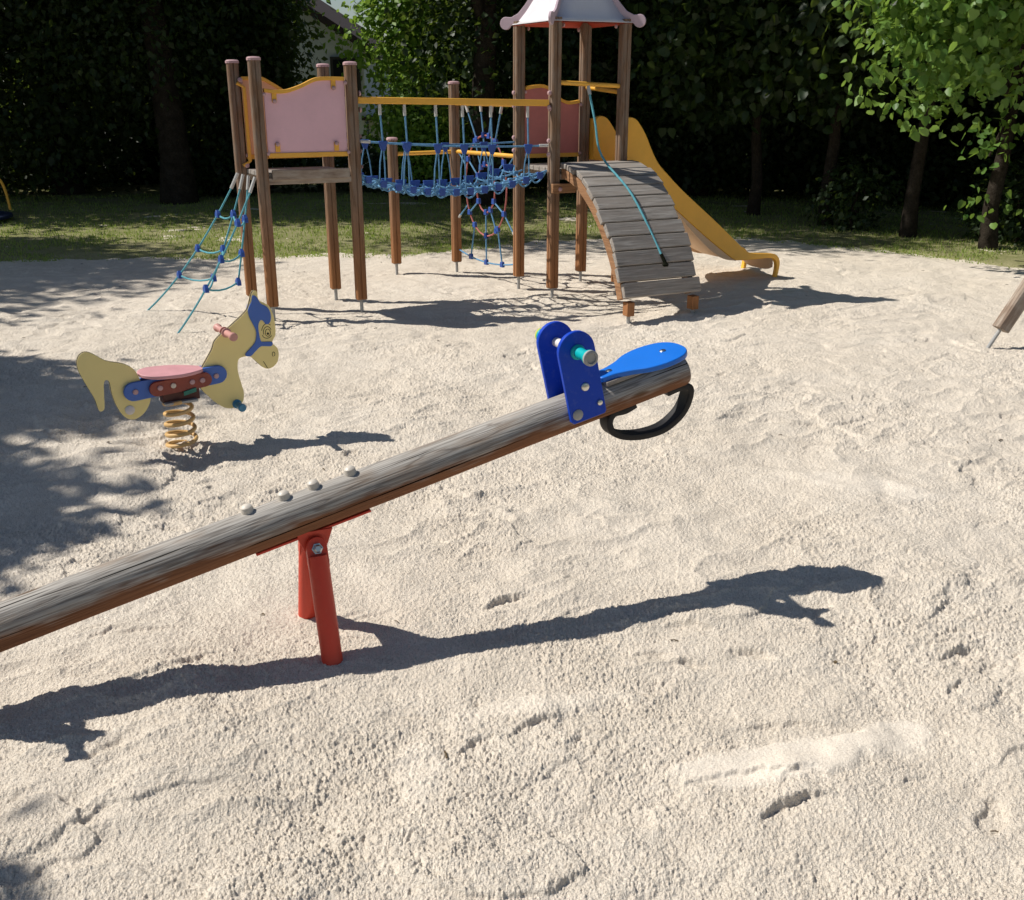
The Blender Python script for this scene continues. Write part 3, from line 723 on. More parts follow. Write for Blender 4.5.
    for u in hang:
        net.tube([railz(u), midF(u+.004)], rr, 7); fe.append(([railz(u), railz(u)*.72+midF(u)*.28], .0115))
        cl.append((midF(u+.004), 1))
        for s in (-1, 1):
            e = edgeF(min(.97, max(.03, u+s*.015))); net.tube([midF(u+.004), (midF(u)+e)/2+UL*s*.006, e], rr*.8, 7)
    for u in (.16, .38, .60, .82):
        cl.append((midB(u), 1))
        for s in (-1, 1): e = edgeB(u+s*.03); net.tube([midB(u), (midB(u)+e)/2+UL*s*.008, e], rr*.75, 7)
    for i in range(N):
        u = (i+.5)/N; cl.append((edgeF(u)-Z*.012, 3)); cl.append((edgeB(u)+Z*.01, 2))
        cl.append(((edgeF(u)+edgeB(u))/2-Z*.04, 0)); cl.append((edgeF(u)*.75+edgeB(u)*.25-Z*.03, 0)); cl.append((edgeF(u)*.25+edgeB(u)*.75-Z*.03, 0))
    for p in (midF(0), midF(1)): fe.append(([p, p+(midF(.5)-p)*.10], .011))
    br = net.build('rope_bridge', 'rope', root)
    ferr(fe, br)
    for p, k in cl:
        q = MB(); X = UL; Nn = nrm(np.cross(X, Z))
        if k == 1: q.extrude([(-.033, .014), (.033, .014), (.028, -.012), (.012, -.055), (-.012, -.055), (-.028, -.012)], p, X, Z, Nn, -.011, .011)
        elif k == 3: q.extrude([(-.026, .020), (.026, .020), (.020, -.030), (-.020, -.030)], p, X, Z, Nn, -.012, .012)
        elif k == 2: q.extrude([(-.045, .022), (.045, .022), (.030, -.035), (-.030, -.035)], p, X, Z, Nn, -.010, .010)
        else: q.extrude([(-.017, .019), (.017, .019), (.020, 0), (.015, -.020), (-.015, -.020), (-.020, 0)], p, X, Z, Nn, -.014, .014)
        q.build('rope_clamp', 'clamp' if k else 'rope', br, .003)
    # --- net ladder on the left
    tops = [LBL+WL*-.03+(LFL-LBL)*u-UL*.05+Z*1.0 for u in (.10, .36, .62, .92)]
    gA, gB = V3(-2.80, 7.62, -.03), V3(-2.33, 6.93, -.03)
    def onl(k, u):
        g = (gA, gA*.3+gB*.7, gB+V3(.10, .10, 0), gB)[k]; t_ = tops[k]; s = (.10, .07, .05, .08)[k]
        if k in (1, 2): g = g+UL*(.20, .26)[k-1]
        return t_+(g-t_)*u-Z*s*4*u*(1-u)
    net = MB(); fe = []; cs = []
    for k in range(4):
        end = 1 if k in (0, 3) else (.61 if k == 1 else .64)
        net.tube([onl(k, u) for u in np.linspace(0, end, 14)], .0068, 7)
        fe.append(([onl(k, 0)+Z*.01, onl(k, .07)], .012))
    for u in (.21, .42, .61):
        pts = [onl(0, u), onl(1, u), onl(3, u+.02), onl(2, u+.03)]
        sp = []
        for p0, p1 in zip(pts[:-1], pts[1:]): sp += sag(p0, p1, .03, 6)[:-1]
        sp.append(pts[-1]); net.tube(sp, .0068, 7); cs += pts
    nl = net.build('net_ladder', 'rope_teal', root); ferr(fe, nl)
    for p in cs:
        q = MB(); X = nrm(gB-gA); Nn = nrm(np.cross(X, Z)); q.extrude([(-.026, .010), (.0, .034), (.026, .010), (.032, -.022), (-.032, -.022)], p, X, Z, Nn, -.014, .014); q.build('rope_clamp', 'clamp', nl, .003)
    # --- spider net between tall post and tower
    nA, nB = TA+nrm(TL-TA)*.05, TL-nrm(TL-TA)*.05; L = np.linalg.norm(nB-nA); X = nrm(nB-nA); Nn = nrm(np.cross(X, Z))
    Q = lambda u, z: nA+X*L*u+Z*z
    net = MB(); red = MB(); fe = []; cs = []
    ell = lambda rx, rz, cz, a: Q(.5+rx*math.cos(R(a)), cz+rz*math.sin(R(a)))
    red.tube([ell(.36, .42, .80, a) for a in range(0, 360, 12)], rr, 7, closed=True)
    red.tube([ell(.16, .20, .78, a) for a in range(0, 360, 20)], rr, 7, closed=True)
    net.tube([ell(.36, .42, .80, a) for a in range(0, 360, 12)], rr*.7, 5, closed=True); net.tube([ell(.16, .20, .78, a) for a in range(0, 360, 20)], rr*.7, 5, closed=True)
    for ut, a in ((.16, 115), (.42, 95), (.62, 80), (.78, 62)):
        net.tube([Q(ut, 1.455), ell(.36, .42, .80, a)], rr, 7); fe.append(([Q(ut, 1.455), Q(ut, 1.455)*.8+ell(.36, .42, .80, a)*.2], .0125)); cs.append(ell(.36, .42, .80, a))
    for a in (30, 60, 95, 120, 150, 215, 270, 300, 330):
        net.tube([ell(.36, .42, .80, a), ell(.16, .20, .78, a)], rr, 7); cs.append(ell(.16, .20, .78, a)); cs.append(ell(.36, .42, .80, a))
    for a, (u, z) in ((160, (0, 1.08)), (205, (0, .50)), (20, (1, 1.08)), (-30, (1, .42))):
        net.tube([ell(.36, .42, .80, a), Q(u, z)], rr, 7); fe.append(([Q(u, z), Q(u, z)*.8+ell(.36, .42, .80, a)*.2], .011))
    low = lambda u: Q(u, .16+.05*(2*u-1)**2-.02*u)
    foot = MB(); foot.tube([low(u) for u in np.linspace(0, 1, 12)], rr, 7)
    for a, u in ((235, .22), (270, .5), (305, .78)):
        foot.tube([ell(.36, .42, .80, a), low(u)], rr, 7); cs += [low(u), ell(.36, .42, .80, a)]
    cn = net.build('climbing_net', 'rope', root); foot.build('foot_rope', 'rope', cn); red.build('red_ring', 'rope_red', cn); ferr(fe, cn)
    for p in cs:
        q = MB(); q.extrude([(-.016, .026), (.016, .026), (.022, -.02), (-.022, -.02)], p, X, Z, Nn, -.013, .013); q.build('rope_clamp', 'clamp', cn, .003)
    # --- ramp
    prof = [(.0, 1.035), (-.07, 1.035), (-.17, 1.015), (-.30, .970), (-.45, .885), (-.60, .765), (-.735, .618), (-.845, .465), (-.925, .320), (-.985, .175)]
    sp = spline([V3(p[0], p[1], 0) for p in prof], 8, False); sp = np.array(sp)[:, :2]
    cum = np.concatenate([[0], np.cumsum(np.hypot(*np.diff(sp, axis=0).T))]); Lr = cum[-1]
    at = lambda s: np.array([np.interp(s, cum, sp[:, 0]), np.interp(s, cum, sp[:, 1])])
    def tang(s): d = at(min(Lr, s+.02))-at(max(0, s-.02)); return d/np.linalg.norm(d)
    q = MB(); st = None
    parts = []
    for u0 in (.075, .66):
        up = [at(s) for s in np.linspace(.02, Lr-.01, 26)]; dn = []
        for s in np.linspace(.02, Lr-.01, 26):
            d = tang(s); dn.append(at(s)+np.array([d[1], -d[0]])*.085 if False else at(s)+np.array([d[1], -d[0]])*np.sign(-1*d[0]*-1)*0)
        low_ = []
        for s in np.linspace(.02, Lr-.01, 26):
            d = tang(s); n_ = np.array([-d[1], d[0]]); n_ = n_ if n_[1] < 0 else -n_; low_.append(at(s)+n_*.095)
        top_ = []
        for s in np.linspace(.02, Lr-.01, 26):
            d = tang(s); n_ = np.array([-d[1], d[0]]); n_ = n_ if n_[1] < 0 else -n_; top_.append(at(s)+n_*.021)
        q.extrude(top_+low_[::-1], TF+U*u0, W, Z, U, -.022, .022)
    ramp = q.build('ramp', 'arch', root, .003)
    npl = 12; w = Lr/npl
    for i in range(npl):
        s = (i+.5)*w; p = at(s); d = tang(s); T = W*d[0]+Z*d[1]; Nn = np.cross(U, T); Nn = Nn if Nn[2] > 0 else -Nn
        j = rng.normal()*.010
        q = MB(); q.box(TF+U*(.372+j)+W*p[0]+Z*p[1], .330, w/2-.0045, .019, U, T, Nn); q.build('plank', 'plank', ramp, .005)
    for u0 in (.115, .675):
        B = TF+U*u0+W*-.955
        q = MB(); q.box(B+Z*.095, .030, .034, .050, U, W, Z); ft = q.build('ramp_foot', 'post', ramp, .004)
        q = MB(); q.tube([B-Z*.1, B+Z*.09], .014, 10); q.build('foot_pin', 'steel', ft)
    q = MB(); q.box(TF+U*.06-W*.05+Z*.87, .10, .02, .035, U, W, Z); bk = q.build('ramp_bracket', 'arch', ramp, .004)
    q = MB(); q.dome(TF+U*.02-W*.0705+Z*.865, -W, .016, .016, 10); q.build('bolt_cap', 'cap', ramp)
    # climbing rope on the ramp
    e0 = TF+U*.285+W*.0+Z*1.615; p = at(.80*Lr); e1 = TF+U*.425+W*(p[0]-.01)+Z*(p[1]+.028)
    q = MB(); mid1 = at(.14*Lr); mid = TF+U*.31+W*mid1[0]+Z*(mid1[1]+.10); m2 = at(.45*Lr); mm2 = TF+U*.36+W*m2[0]+Z*(m2[1]+.05)
    q.tube(spline([e0, e0*.5+mid*.5+U*.0, mid, mm2, e1], 6, False), .0085, 9); rp = q.build('ramp_rope', 'rope_teal', root)
    q = MB(); q.tube([e0+Z*.0, e0*.87+mid*.13], .014, 9); q.build('ferrule', 'ferrule', rp)
    q = MB(); q.tube([e1, e1+(e1-mm2)*.16-Z*.0], .013, 9); q.dome(e1+(e1-mm2)*.15-Z*.015, V3(0, -.3, 1), .022, .02); q.build('rope_anchor', 'hedge_core', rp)
    # --- slide
    topc = [(.645, 1.0), (.645, 1.28), (.66, 1.35), (.70, 1.378), (.76, 1.365), (.81, 1.315), (.869, 1.23), (.93, 1.115), (.998, 1.015), (1.10, .92), (1.254, .789), (1.609, .520), (1.90, .290), (1.965, .246), (2.03, .228), (2.229, .212), (2.29, .195), (2.325, .155), (2.335, .10), (2.315, -.02)]
    botc = [(2.285, -.02), (2.30, .08), (2.285, .14), (2.23, .172), (2.03, .172), (1.90, .175), (1.80, .200), (1.53, .385), (1.23, .61), (.98, .82), (.87, .91), (.78, .965), (.70, .975)]
    tp = [(p[0], p[1]) for p in spline([V3(*p, 0) for p in topc], 4, False)]; bt = [(p[0], p[1]) for p in spline([V3(*p, 0) for p in botc], 4, False)]
    q = MB()
    bed = [(.60, 1.0), (.72, .985), (.86, .93), (1.0, .82), (1.27, .56), (1.44, .40), (1.60, .275), (1.74, .205), (1.88, .185), (2.05, .172), (2.22, .170), (2.275, .135), (2.285, .05)]
    bp = spline([V3(*p, 0) for p in bed], 5, False)
    vs_ = np.linspace(.095, .505, 9)
    rows = [[TF+U*p[0]+W*v+Z*(p[1]+.05*((v-.3)/.2)**4*.6) for v in vs_] for p in bp]
    q.strip(rows); sl = q.build('slide', 'belly', root, sharp=60, solid=.008)
    for v in (.075, .525):
        q = MB(); q.extrude(tp+bt, TF+W*v, U, Z, W, -.022, .022); q.build('side_wall', 'slide', sl, .006)
        # flange line moulded along the side
        lowb = [(p[0], p[1]) for p in bp if .95 < p[0] < 1.86]
        upb = [(np.interp(0, [0], [0])+p[0], np.interp(p[0], [.98, 1.23, 1.53, 1.80, 1.90], [.82, .61, .385, .20, .175])-.002) for p in lowb]
        q = MB(); q.extrude(upb+[(p[0], min(p[1], k[1])-.012) for p, k in zip(lowb, upb)][::-1], TF+W*v, U, Z, W, -.014, .014); q.build('side_skirt', 'belly', sl, .002)
    q = MB(); q.box(TF+U*.655+W*.565+Z*1.16, .012, .035, .20, U, W, Z); q.box(TF+U*.655+W*.04+Z*1.12, .012, .03, .16, U, W, Z); q.build('entry_board', 'slide', sl, .006)
    # --- roof
    C0 = TF+U*.30+W*.30
    eave = .345; ze = 2.06; za_ = 2.78
    corner = [(-1, -1), (1, -1), (1, 1), (-1, 1)]
    curve = [(0, .0), (.12, .035), (.30, .16), (.55, .40), (.8, .72), (1, 1.0)]
    def rc(k, t): # corner ridge point
        z = np.interp(t, [c[0] for c in curve], [c[1] for c in curve]); s = eave*(1-.93*t)
        return C0+U*corner[k][0]*s+W*corner[k][1]*s+Z*(ze+(za_-ze)*z)
    ts = np.linspace(0, 1, 9)
    q = MB(); q2 = MB()
    for k in range(4):
        l = (k+1) % 4
        rows = [[rc(k, t)*(1-v)+rc(l, t)*v for v in (0, .25, .5, .75, 1)] for t in ts]
        q.strip(rows); rows2 = [[p*1.0-Z*.010+ (C0-p)*V3(1, 1, 0)*.012 for p in r_] for r_ in rows]; q2.strip(rows2)
    rf = q.build('roof', 'roofw', root, solid=.004); q2.build('roof_lining', 'roofr', rf)
    for k in range(4):
        Dg = nrm(U*corner[k][0]+W*corner[k][1]); E0 = C0
        rad = lambda t: np.linalg.norm((rc(k, t)-C0)[:2])
        up = [(rad(t), (rc(k, t)-C0)[2]+.055) for t in ts]; dn = [(rad(t), (rc(k, t)-C0)[2]-.012) for t in ts]
        e = up[0]; c0 = (rad(0)+.045, ze+.012)
        ball = [(c0[0]+.047*math.cos(R(a_)), c0[1]+.047*math.sin(R(a_))) for a_ in range(105, -171, -20)]
        q = MB(); q.extrude(up[::-1]+ball+dn[1:], E0, Dg, Z, np.cross(Dg, Z), -.010, .010); q.build('ridge_fin', 'lilac', rf, .003)
    q = MB(); q.lathe([(.05, za_-.02), (.05, za_+.05), (.03, za_+.10), (.005, za_+.13)], C0, Z, 12); q.build('finial', 'lilac', rf)
    for k, B in enumerate((TF, TR, TB, TL)):
        dv = nrm(C0+Z*0-B); q = MB(); q.dome(B+dv*.02+U*.055*np.sign(np.dot(dv, U))+Z*2.035, U*np.sign(np.dot(dv, U)), .016, .016, 10); q.build('bolt_cap', 'cap', rf)
build_play()

# ---------------------------------------------------------------- leaning post (right edge) and roundabout (left edge)
def build_leaning():
    B = V3(3.10, 6.51, 0); t = thing('leaning_post', B, 'slanting weathered wooden post on a steel pin at the right edge of the sand', 'post')
    d = nrm(V3(.50, .12, .86)); X = nrm(np.cross(d, V3(0, 1, 0))); Y = np.cross(d, X)
    h = .045; c = h*.25; out = [(h, -h+c), (h, -.005), (h-.006, 0), (h, .005), (h, h-c), (h-c, h), (-h+c, h), (-h, h-c), (-h, -h+c), (-h+c, -h), (h-c, -h)]
    q = MB(); vs = []; gs = []
    for i, z in enumerate(np.linspace(.14, 2.5, 8)):
        for p in out: vs.append(B+d*z+X*p[0]+Y*p[1]); gs.append((z, p[0], p[1]))
    n = len(out); fs = [(i*n+k, i*n+(k+1) % n, (i+1)*n+(k+1) % n, (i+1)*n+k) for i in range(7) for k in range(n)]+[tuple(range(n-1, -1, -1)), tuple(7*n+k for k in range(n))]
    q.add(vs, fs, gs); po = q.build('shaft', 'board', t, sharp=25)
    q = MB(); q.tube([B-d*.1, B+d*.16], .013, 10); q.build('steel_pin', 'steel', t)
build_leaning()
def build_roundabout():
    B = V3(-6.90, 13.0, 0); t = thing('roundabout', B, 'playground roundabout with yellow bent tube rail at the left edge of the lawn', 'roundabout')
    q = MB(); q.lathe([(.58, .05), (.62, .06), (.62, .09), (.58, .10), (.05, .105)], B, V3(0, 0, 1), 40); q.build('deck', 'dblue', t)
    q = MB(); q.lathe([(.12, -.02), (.12, .08), (.30, .10)], B, V3(0, 0, 1), 20); q.build('hub', 'steel', t)
    for k in range(3):
        a = R(5+120*k); Dr = V3(math.cos(a), math.sin(a), 0)
        pts = spline([B+Dr*.64+V3(0, 0, .16), B+Dr*.615+V3(0, 0, .38), B+Dr*.57+V3(0, 0, .52), B+Dr*.48+V3(0, 0, .57), B+Dr*.25+V3(0, 0, .565), B+Dr*.04+V3(0, 0, .55)], 5, False)
        q = MB(); q.tube(pts, .016, 10); q.build('hand_rail', 'yellow', t)
    q = MB(); q.tube([B+V3(0, 0, .1), B+V3(0, 0, .58)], .03, 12); q.build('centre_pole', 'yellow', t)
build_roundabout()

# ---------------------------------------------------------------- trees
LEAF5 = np.array([(0, 0, 0), (-.06, .26, .04), (.22, .46, .07), (.62, .32, .03), (1, 0, -.10), (.62, -.32, .03), (.22, -.46, .07), (-.06, -.26, .04)])
LEAF2 = np.array([(0, 0, 0), (.42, .36, .06), (1, 0, -.06), (.42, -.36, .06)])
def leaf_mesh(name, pos, out, size, mat, parent, big=False, droop=.5, seed=0):
    g = np.random.default_rng(seed); n = len(pos)
    nrmv = out*(.6)+np.array([0, 0, .55])+g.normal(size=(n, 3))*(.95 if big else .6)
    nrmv /= np.linalg.norm(nrmv, axis=1)[:, None]
    ax = g.normal(size=(n, 3))*.8+out*.7+np.array([0, 0, -droop])
    ax -= nrmv*np.sum(ax*nrmv, 1)[:, None]; ax /= np.linalg.norm(ax, axis=1)[:, None]+1e-9
    bx = np.cross(nrmv, ax); s = size*g.uniform(.6, 1.25, n)
    T = LEAF5 if big else LEAF2; k = len(T)
    v = pos[:, None, :]+s[:, None, None]*(ax[:, None, :]*T[None, :, 0:1]+bx[:, None, :]*T[None, :, 1:2]+nrmv[:, None, :]*T[None, :, 2:3])
    b = (np.arange(n)*k)[:, None]
    if big: f = np.concatenate([b+np.array([[0, 4, 3, 2, 1]]), b+np.array([[0, 7, 6, 5, 4]])], 1); cnt = np.tile([5, 5], n)
    else: f = np.concatenate([b+np.array([[0, 2, 1]]), b+np.array([[0, 3, 2]])], 1); cnt = np.tile([3, 3], n)
    return raw_mesh(name, (v.reshape(-1, 3)-np.array(parent['_org'])), f.reshape(-1), cnt, mat, parent)
def blob_points(blobs, ncl, per, spread, seed, shell=.55, zmin=.1):
    g = np.random.default_rng(seed); vol = np.array([b[3]*b[4]*b[5] for b in blobs])**.75; vol /= vol.sum()
    pos = []; out = []
    which = g.choice(len(blobs), ncl, p=vol); d = g.normal(size=(ncl, 3)); d /= np.linalg.norm(d, axis=1)[:, None]
    rad = shell+(1-shell)*g.random(ncl)**.7
    rad *= 1+.22*np.array([math.sin(7*a+3*b_)*math.cos(5*b_+2*c) for a, b_, c in d])
    B = np.array([b[:3] for b in blobs])[which]; S = np.array([b[3:6] for b in blobs])[which]
    c = B+d*S*rad[:, None]
    pos = (c[:, None, :]+g.normal(size=(ncl, per, 3))*spread*np.array([1, 1, .7])).reshape(-1, 3)
    out = np.repeat(d, per, 0)
    # sprays and gaps: thin the crown out along a slow 3-D ripple so that it breaks up into clumps
    cl = np.sin(c[:, 0]*3.1+1.3*np.sin(c[:, 2]*2.3)+seed)+np.sin(c[:, 1]*3.4+seed*2)+np.sin(c[:, 2]*4.2+1.1*np.sin(c[:, 0]*2.7)+seed*3)+.5*np.sin(c[:, 0]*9+c[:, 2]*7)
    drop = np.repeat((cl < -.75) & (shell > .3), per); pos = np.where(drop[:, None], np.repeat(c-d*S*.35, per, 0)+(pos-np.repeat(c, per, 0)), pos)
    k = pos[:, 2] > zmin
    return pos[k], out[k]
def tree(base, label, blobs, ncl, per, size, mat, trunk_r=.14, big=False, spread=.22, seed=1, lean=(0, 0), cat='tree', name='tree', group=None, zmin=.1, shell=.55, th=None, droop=.5):
    base = V3(*base); t = thing(name, base, label, cat, group)
    g = random.Random(seed)
    top = max(b[2] for b in blobs)
    cx = base[0]+.3*(np.mean([b[0] for b in blobs])-base[0]); cy = base[1]+.3*(np.mean([b[1] for b in blobs])-base[1])
    q = MB(); pth = []
    for i in range(9):
        u = i/8; pth.append(base+V3((cx-base[0])*u**1.5+g.uniform(-.04, .04)*(i > 0), (cy-base[1])*u**1.5+g.uniform(-.04, .04)*(i > 0), -.1+(top+.1)*u))
    rs = [trunk_r*(1.25 if i == 0 else 1)*(1-.75*i/8) for i in range(9)]
    q.tube(pth, rs, 12)
    for b in blobs:
        for _ in range(2):
            k = g.randint(3, 6); s = pth[k]; e = V3(b[0]+g.uniform(-.4, .4)*b[3], b[1]+g.uniform(-.4, .4)*b[4], b[2]+g.uniform(-.2, .4)*b[5])
            m = s*.5+e*.5+V3(g.uniform(-.15, .15), g.uniform(-.15, .15), .2)
            q.tube(spline([s, m, e], 4, False), list(np.linspace(rs[k]*.55, .012, 9)), 7)
    q.build('trunk', 'bark', t, sharp=60)
    p, o = blob_points(blobs, ncl, per, spread, seed, shell, zmin)
    leaf_mesh('crown', p, o, size, M[mat], t, big, droop, seed)
    return t
G = 'trees along the back of the playground'
# left background row (dark, seen against the light)
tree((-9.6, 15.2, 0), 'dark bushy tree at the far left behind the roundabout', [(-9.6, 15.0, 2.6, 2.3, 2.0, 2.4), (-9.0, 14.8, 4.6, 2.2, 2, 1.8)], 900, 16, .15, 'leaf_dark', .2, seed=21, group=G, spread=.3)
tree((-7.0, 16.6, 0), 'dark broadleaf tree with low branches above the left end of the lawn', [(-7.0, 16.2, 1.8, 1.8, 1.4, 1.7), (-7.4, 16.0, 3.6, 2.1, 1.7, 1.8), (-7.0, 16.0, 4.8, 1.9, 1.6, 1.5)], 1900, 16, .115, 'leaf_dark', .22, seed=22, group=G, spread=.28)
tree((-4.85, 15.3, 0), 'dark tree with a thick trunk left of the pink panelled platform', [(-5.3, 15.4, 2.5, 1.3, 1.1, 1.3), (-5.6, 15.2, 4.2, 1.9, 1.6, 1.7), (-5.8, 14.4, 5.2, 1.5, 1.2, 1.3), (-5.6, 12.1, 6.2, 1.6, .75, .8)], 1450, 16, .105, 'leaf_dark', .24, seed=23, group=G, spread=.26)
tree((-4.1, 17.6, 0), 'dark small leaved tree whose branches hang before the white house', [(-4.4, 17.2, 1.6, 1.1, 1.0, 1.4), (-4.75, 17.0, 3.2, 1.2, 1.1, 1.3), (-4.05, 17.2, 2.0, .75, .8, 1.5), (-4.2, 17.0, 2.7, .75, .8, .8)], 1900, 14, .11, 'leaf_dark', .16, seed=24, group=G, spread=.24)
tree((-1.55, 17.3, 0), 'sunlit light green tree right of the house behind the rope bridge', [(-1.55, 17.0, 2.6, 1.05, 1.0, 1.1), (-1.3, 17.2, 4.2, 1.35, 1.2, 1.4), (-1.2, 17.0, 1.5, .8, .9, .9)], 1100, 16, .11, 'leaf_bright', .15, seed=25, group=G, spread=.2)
tree((-.35, 15.0, 0), 'tall dark tree with high crown behind the wooden climbing net post', [(-.3, 15.6, 2.3, 1.2, 1.0, 1.6), (-.6, 14.6, 4.8, 2.2, 1.7, 1.5), (.6, 14.9, 6.3, 2.4, 1.8, 1.5), (-1.8, 14.4, 6.0, 1.8, 1.6, 1.3), (-2.2, 12.2, 6.3, 1.6, .7, .8), (.3, 13.4, 6.2, 1.5, 1.1, 1.0)], 2500, 16, .12, 'leaf_shaded', .2, seed=26, group=G, spread=.26)
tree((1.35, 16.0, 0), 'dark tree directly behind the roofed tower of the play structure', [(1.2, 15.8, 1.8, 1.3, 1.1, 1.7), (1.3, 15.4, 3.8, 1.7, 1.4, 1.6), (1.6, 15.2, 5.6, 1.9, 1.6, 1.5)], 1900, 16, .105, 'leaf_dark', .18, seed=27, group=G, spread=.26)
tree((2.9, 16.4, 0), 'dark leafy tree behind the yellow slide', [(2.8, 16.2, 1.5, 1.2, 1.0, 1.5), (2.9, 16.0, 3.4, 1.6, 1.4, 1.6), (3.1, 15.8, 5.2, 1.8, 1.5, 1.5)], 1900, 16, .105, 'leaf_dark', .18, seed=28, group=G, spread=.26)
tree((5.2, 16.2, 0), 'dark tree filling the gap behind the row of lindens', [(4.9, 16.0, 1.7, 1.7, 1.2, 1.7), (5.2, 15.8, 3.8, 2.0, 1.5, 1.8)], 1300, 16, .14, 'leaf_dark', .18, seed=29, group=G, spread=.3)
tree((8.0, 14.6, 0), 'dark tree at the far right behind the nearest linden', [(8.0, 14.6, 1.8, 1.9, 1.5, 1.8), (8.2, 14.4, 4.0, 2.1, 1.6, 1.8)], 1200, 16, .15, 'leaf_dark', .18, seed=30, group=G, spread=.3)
# lindens on the right
GL = 'linden trees along the right side'
tree((4.97, 10.77, 0), 'nearest linden on the right with sunlit hanging leaves and a bare trunk', [(4.75, 9.75, 2.75, 1.35, 1.1, 1.2), (3.72, 9.35, 2.85, .95, .9, 1.0), (3.7, 9.5, 1.95, .55, .5, .6), (5.45, 9.9, 2.3, 1.0, 1.0, 1.3), (5.0, 10.6, 4.1, 1.6, 1.5, 1.3), (4.80, 10.62, .95, .10, .12, .55), (6.3, 11.4, 2.8, 1.2, 1.1, 1.3)], 2300, 14, .084, 'leaf_linden', .085, True, .15, seed=41, cat='linden', name='linden_tree', group=GL, droop=1.0)
tree((4.46, 11.68, 0), 'second linden from the right with a slim trunk leaning in shade', [(4.5, 11.6, 2.7, 1.1, .9, 1.0), (4.6, 11.6, 4.2, 1.5, 1.3, 1.3)], 620, 13, .115, 'leaf_shaded', .085, True, .18, seed=42, cat='linden', name='linden_tree', group=GL, droop=.9)
tree((3.84, 12.74, 0), 'third linden from the right with a dark trunk beyond the slide end', [(3.7, 12.5, 2.7, 1.2, 1.0, 1.1), (3.8, 12.6, 4.2, 1.5, 1.3, 1.3), (3.7, 12.6, 1.9, .8, .7, .6)], 700, 13, .115, 'leaf_shaded', .085, True, .18, seed=43, cat='linden', name='linden_tree', group=GL, droop=.9)
tree((3.17, 13.77, 0), 'fourth and farthest linden from the right, its dark thin trunk above the slide', [(3.0, 13.4, 2.6, 1.2, 1.0, 1.2), (3.0, 13.6, 4.2, 1.6, 1.3, 1.4), (2.5, 13.6, 2.0, .8, .6, .8)], 760, 13, .115, 'leaf_shaded', .08, True, .18, seed=44, cat='linden', name='linden_tree', group=GL, droop=.9)
# shade trees left of the frame
tree((-7.6, 5.6, 0), 'tall shade tree standing on the sand left of the picture', [(-6.42, 4.12, 4.0, .82, .70, .8), (-6.6, 4.1, 4.3, .6, .5, .5), (-7.55, 6.55, 4.4, .8, .2, .6), (-8.2, 4.6, 5.0, 1.5, 1.0, 1.0), (-4.84, 2.00, 4.0, .36, .10, .2), (-8.2, 6.0, 5.4, 1.3, .5, .9)], 3200, 14, .14, 'leaf_shaded', .2, seed=51, group='shade trees', spread=.13, shell=.2)
tree((-10.4, 9.6, 0), 'tall shade tree on the lawn left of the roundabout', [(-9.7, 9.9, 4.9, 1.2, .75, .8), (-9.9, 11.6, 5.2, .8, .5, .6), (-10.6, 10.4, 6.4, 1.8, 1.6, 1.2), (-9.0, 8.2, 5.0, .7, .45, .6)], 1000, 14, .15, 'leaf_shaded', .2, seed=52, group='shade trees', spread=.25)
# shrubs
def shrub(base, label, blobs, ncl, size, mat, seed, name='shrub'):
    return tree(base, label, blobs, ncl, 14, size, mat, .03, False, .14, seed, cat='shrub', name=name, group='shrubs behind the lawn', zmin=.03, shell=.3)
shrub((-1.45, 15.6, 0), 'pale sunlit shrub behind the rope bridge rail', [(-1.5, 15.6, 1.15, .55, .45, .55), (-1.15, 15.6, .75, .5, .45, .6)], 260, .085, 'leaf_bright', 61)
shrub((4.0, 12.2, 0), 'low leafy shrub at the foot of the lindens', [(4.0, 12.3, .4, .4, .35, .4)], 70, .08, 'leaf_shaded', 62)
shrub((5.5, 11.2, 0), 'low shrub beside the nearest linden trunk', [(5.5, 11.3, .35, .5, .35, .45)], 90, .08, 'leaf_shaded', 63)
# hedge at the very back
def hedge(x0, y0, x1, y1, label, seed, h=2.6, th=.6):
    t = thing('hedge', V3((x0+x1)/2, (y0+y1)/2, 0), label, 'hedge', 'hedges behind the trees')
    A = nrm(V3(x1-x0, y1-y0, 0)); L = math.hypot(x1-x0, y1-y0); Nn = V3(-A[1], A[0], 0); q = MB()
    nx, nz = int(L/.35), 9; g = np.random.default_rng(seed)
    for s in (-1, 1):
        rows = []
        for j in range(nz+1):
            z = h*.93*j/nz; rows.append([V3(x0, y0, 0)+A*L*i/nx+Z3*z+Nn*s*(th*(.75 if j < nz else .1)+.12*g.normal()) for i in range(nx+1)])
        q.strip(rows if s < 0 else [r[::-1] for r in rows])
    q.build('branches', 'hedge_core', t)  # solid dark sheet on each side stands in for the hedge's shaded inside
    n = int(L*h*230); u = g.random(n)*L; z = g.random(n)*h; s = np.where(g.random(n) < .75, -1, 1)
    p = V3(x0, y0, 0)[None]+A[None]*u[:, None]+Nn[None]*(s*(th+.16*g.normal(size=n)))[:, None]; p[:, 2] = z
    leaf_mesh('foliage', p, Nn[None]*s[:, None]+np.zeros((n, 3)), .12, M['leaf_dark'], t, False, .4, seed)
Z3 = V3(0, 0, 1)
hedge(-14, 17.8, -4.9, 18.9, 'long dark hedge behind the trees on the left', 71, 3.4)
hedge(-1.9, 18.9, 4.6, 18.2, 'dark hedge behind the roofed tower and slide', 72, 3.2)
hedge(4.6, 18.2, 12.5, 9.5, 'dark hedge running behind the lindens on the right', 73, 3.2)

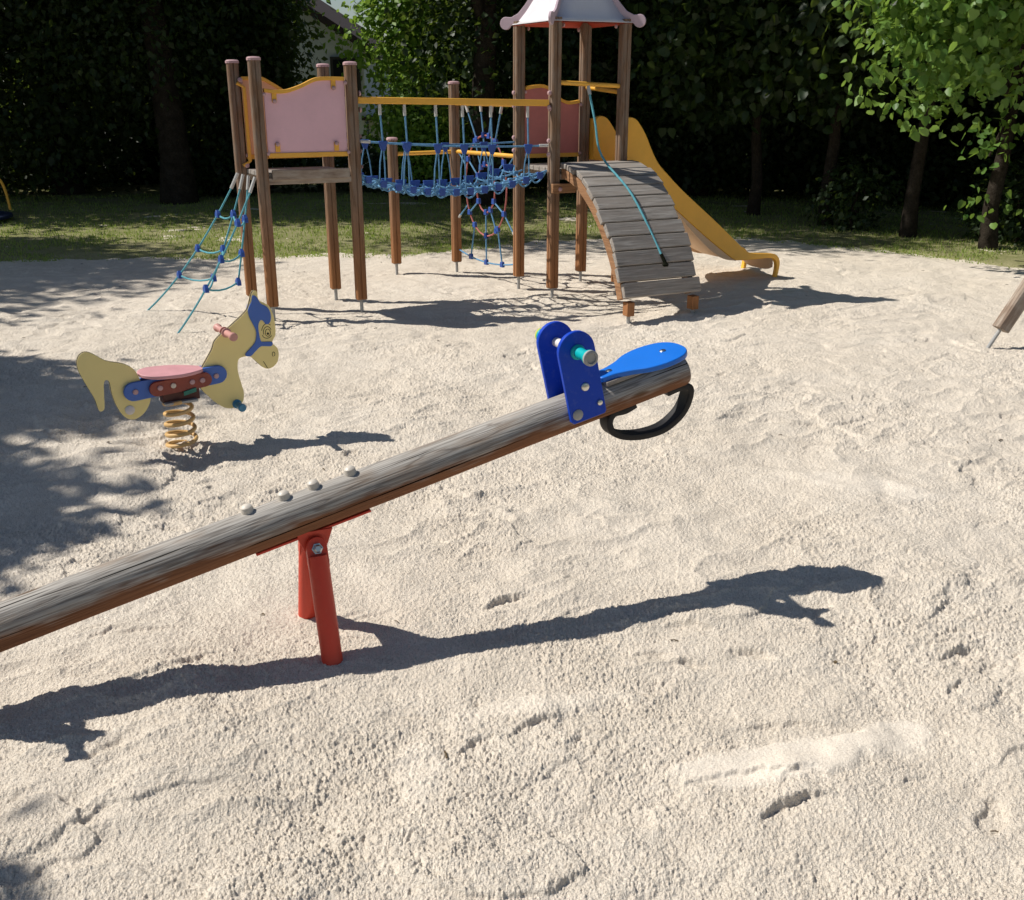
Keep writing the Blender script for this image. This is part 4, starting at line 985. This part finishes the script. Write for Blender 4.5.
def undergrowth():
    n = 2600; g = np.random.default_rng(81); x = g.uniform(-12, 8.5, n); x = np.where((x > -6.3) & (x < -5.2), x+1.2, x)
    y = 16.4+.9*g.random(n)+.4*np.sin(x*1.7)-np.clip(x-2.5, 0, 9)*.62
    h = .12+.75*g.random(n)*(.5+.5*np.sin(x*2.3+1)**2)
    p = np.repeat(np.stack([x, y, h], 1), 9, 0); p += g.normal(size=p.shape)*np.array([.16, .14, .10]); p[:, 2] = np.abs(p[:, 2])
    o = leaf_mesh('undergrowth', p, np.tile(np.array([[0, -.6, .5]]), (len(p), 1)), .11, M['leaf_dark'], {'_org': (0, 0, 0)} , False, .3, 82)
    o['kind'] = 'stuff'; o['label'] = 'dark low undergrowth below the trees behind the lawn'; o['category'] = 'undergrowth'
# ---------------------------------------------------------------- house
undergrowth()
def build_house():
    O = V3(-5.6, 22, 0); t = thing('house', O, 'white house with dark roof and window glimpsed between the trees', 'house')
    q = MB(); xr = 2.62; xl = -2.62; ev = 2.32; rg = 3.95; dp = 7
    q.extrude([(xl, 0), (xr, 0), (xr, ev), (0, rg), (xl, ev)], O, V3(1, 0, 0), Z3, V3(0, 1, 0), 0, dp); q.build('wall', 'plaster', t)
    for s in (-1, 1):
        a = nrm(V3(s*2.62, 0, -(rg-ev))); n_ = nrm(V3((rg-ev), 0, s*2.62)*s); L = math.hypot(2.62, rg-ev)+.35
        q = MB(); q.box(O+V3(0, dp/2, rg+.09)+a*(L/2), L/2, dp/2+.35, .07, a, V3(0, 1, 0), np.cross(a, V3(0, 1, 0))); q.build('roof', 'roof_tile', t, .01)
    for (x, z, w, h) in ((2.25, 1.80, .30, .38), (.6, 1.6, .5, .5), (-1.2, 1.6, .5, .5)):
        q = MB(); q.box(O+V3(x, -.02, z), w, .03, h, (1, 0, 0)); f = q.build('window', 'dframe', t, .005)
        q = MB(); q.box(O+V3(x, -.055, z), w-.06, .006, h-.06, (1, 0, 0)); q.build('pane', 'glass', f)
    q = MB(); q.box(O+V3(3.3, .9, .48), .65, .8, .48, (1, 0, 0)); an = q.build('annex', 'plaster', t)
    q = MB(); q.box(O+V3(3.32, .85, 1.0), .78, .95, .035, (1, 0, 0)); q.build('annex_roof', 'roof_tile', an, .005)
build_house()

# ---------------------------------------------------------------- light, world, camera
EL = R(47.6); sx, sy = -.987, .15
S = Vector((sx*math.cos(EL), sy*math.cos(EL), math.sin(EL))).normalized()
ld = D.lights.new('sun', 'SUN'); ld.energy = 5.0; ld.angle = R(.53); ld.color = (1, .955, .88)
lo = D.objects.new('sun', ld); COL.objects.link(lo); lo.rotation_euler = (-S).to_track_quat('-Z', 'Y').to_euler(); lo.location = (-8, 2, 12)
w = D.worlds.new('World'); bpy.context.scene.world = w; w.use_nodes = True
nt = w.node_tree; nt.nodes.clear(); o = nt.nodes.new('ShaderNodeOutputWorld'); bg = nt.nodes.new('ShaderNodeBackground'); sk = nt.nodes.new('ShaderNodeTexSky')
sk.sky_type = 'NISHITA'; sk.sun_disc = False; sk.sun_elevation = EL; sk.sun_rotation = math.atan2(sx, sy) % (2*math.pi); sk.air_density = 1.0; sk.dust_density = .6
bg.inputs[1].default_value = .067
nt.links.new(sk.outputs[0], bg.inputs[0]); nt.links.new(bg.outputs[0], o.inputs[0])
cd = D.cameras.new('camera'); cam = D.objects.new('camera', cd); COL.objects.link(cam)
cam.location = (0, 0, 1.6); cam.rotation_euler = (R(90-19.5), 0, 0); cd.sensor_width = 36; cd.lens = 36; cd.clip_end = 1000; cd.clip_start = .05
sc = bpy.context.scene; sc.camera = cam
sc.view_settings.view_transform = 'Standard'; sc.view_settings.look = 'None'; sc.view_settings.exposure = 0
sc.cycles.max_bounces = 6; sc.cycles.transparent_max_bounces = 4; sc.cycles.diffuse_bounces = 3; sc.cycles.glossy_bounces = 2
sc.cycles.use_denoising = True; sc.cycles.denoiser = 'OPENIMAGEDENOISE'; sc.cycles.denoising_input_passes = 'RGB_ALBEDO_NORMAL'; sc.cycles.denoising_prefilter = 'ACCURATE'
sc.cycles.use_adaptive_sampling = False; sc.cycles.sample_clamp_indirect = 3
for ob in D.objects:
    if '_org' in ob: del ob['_org']
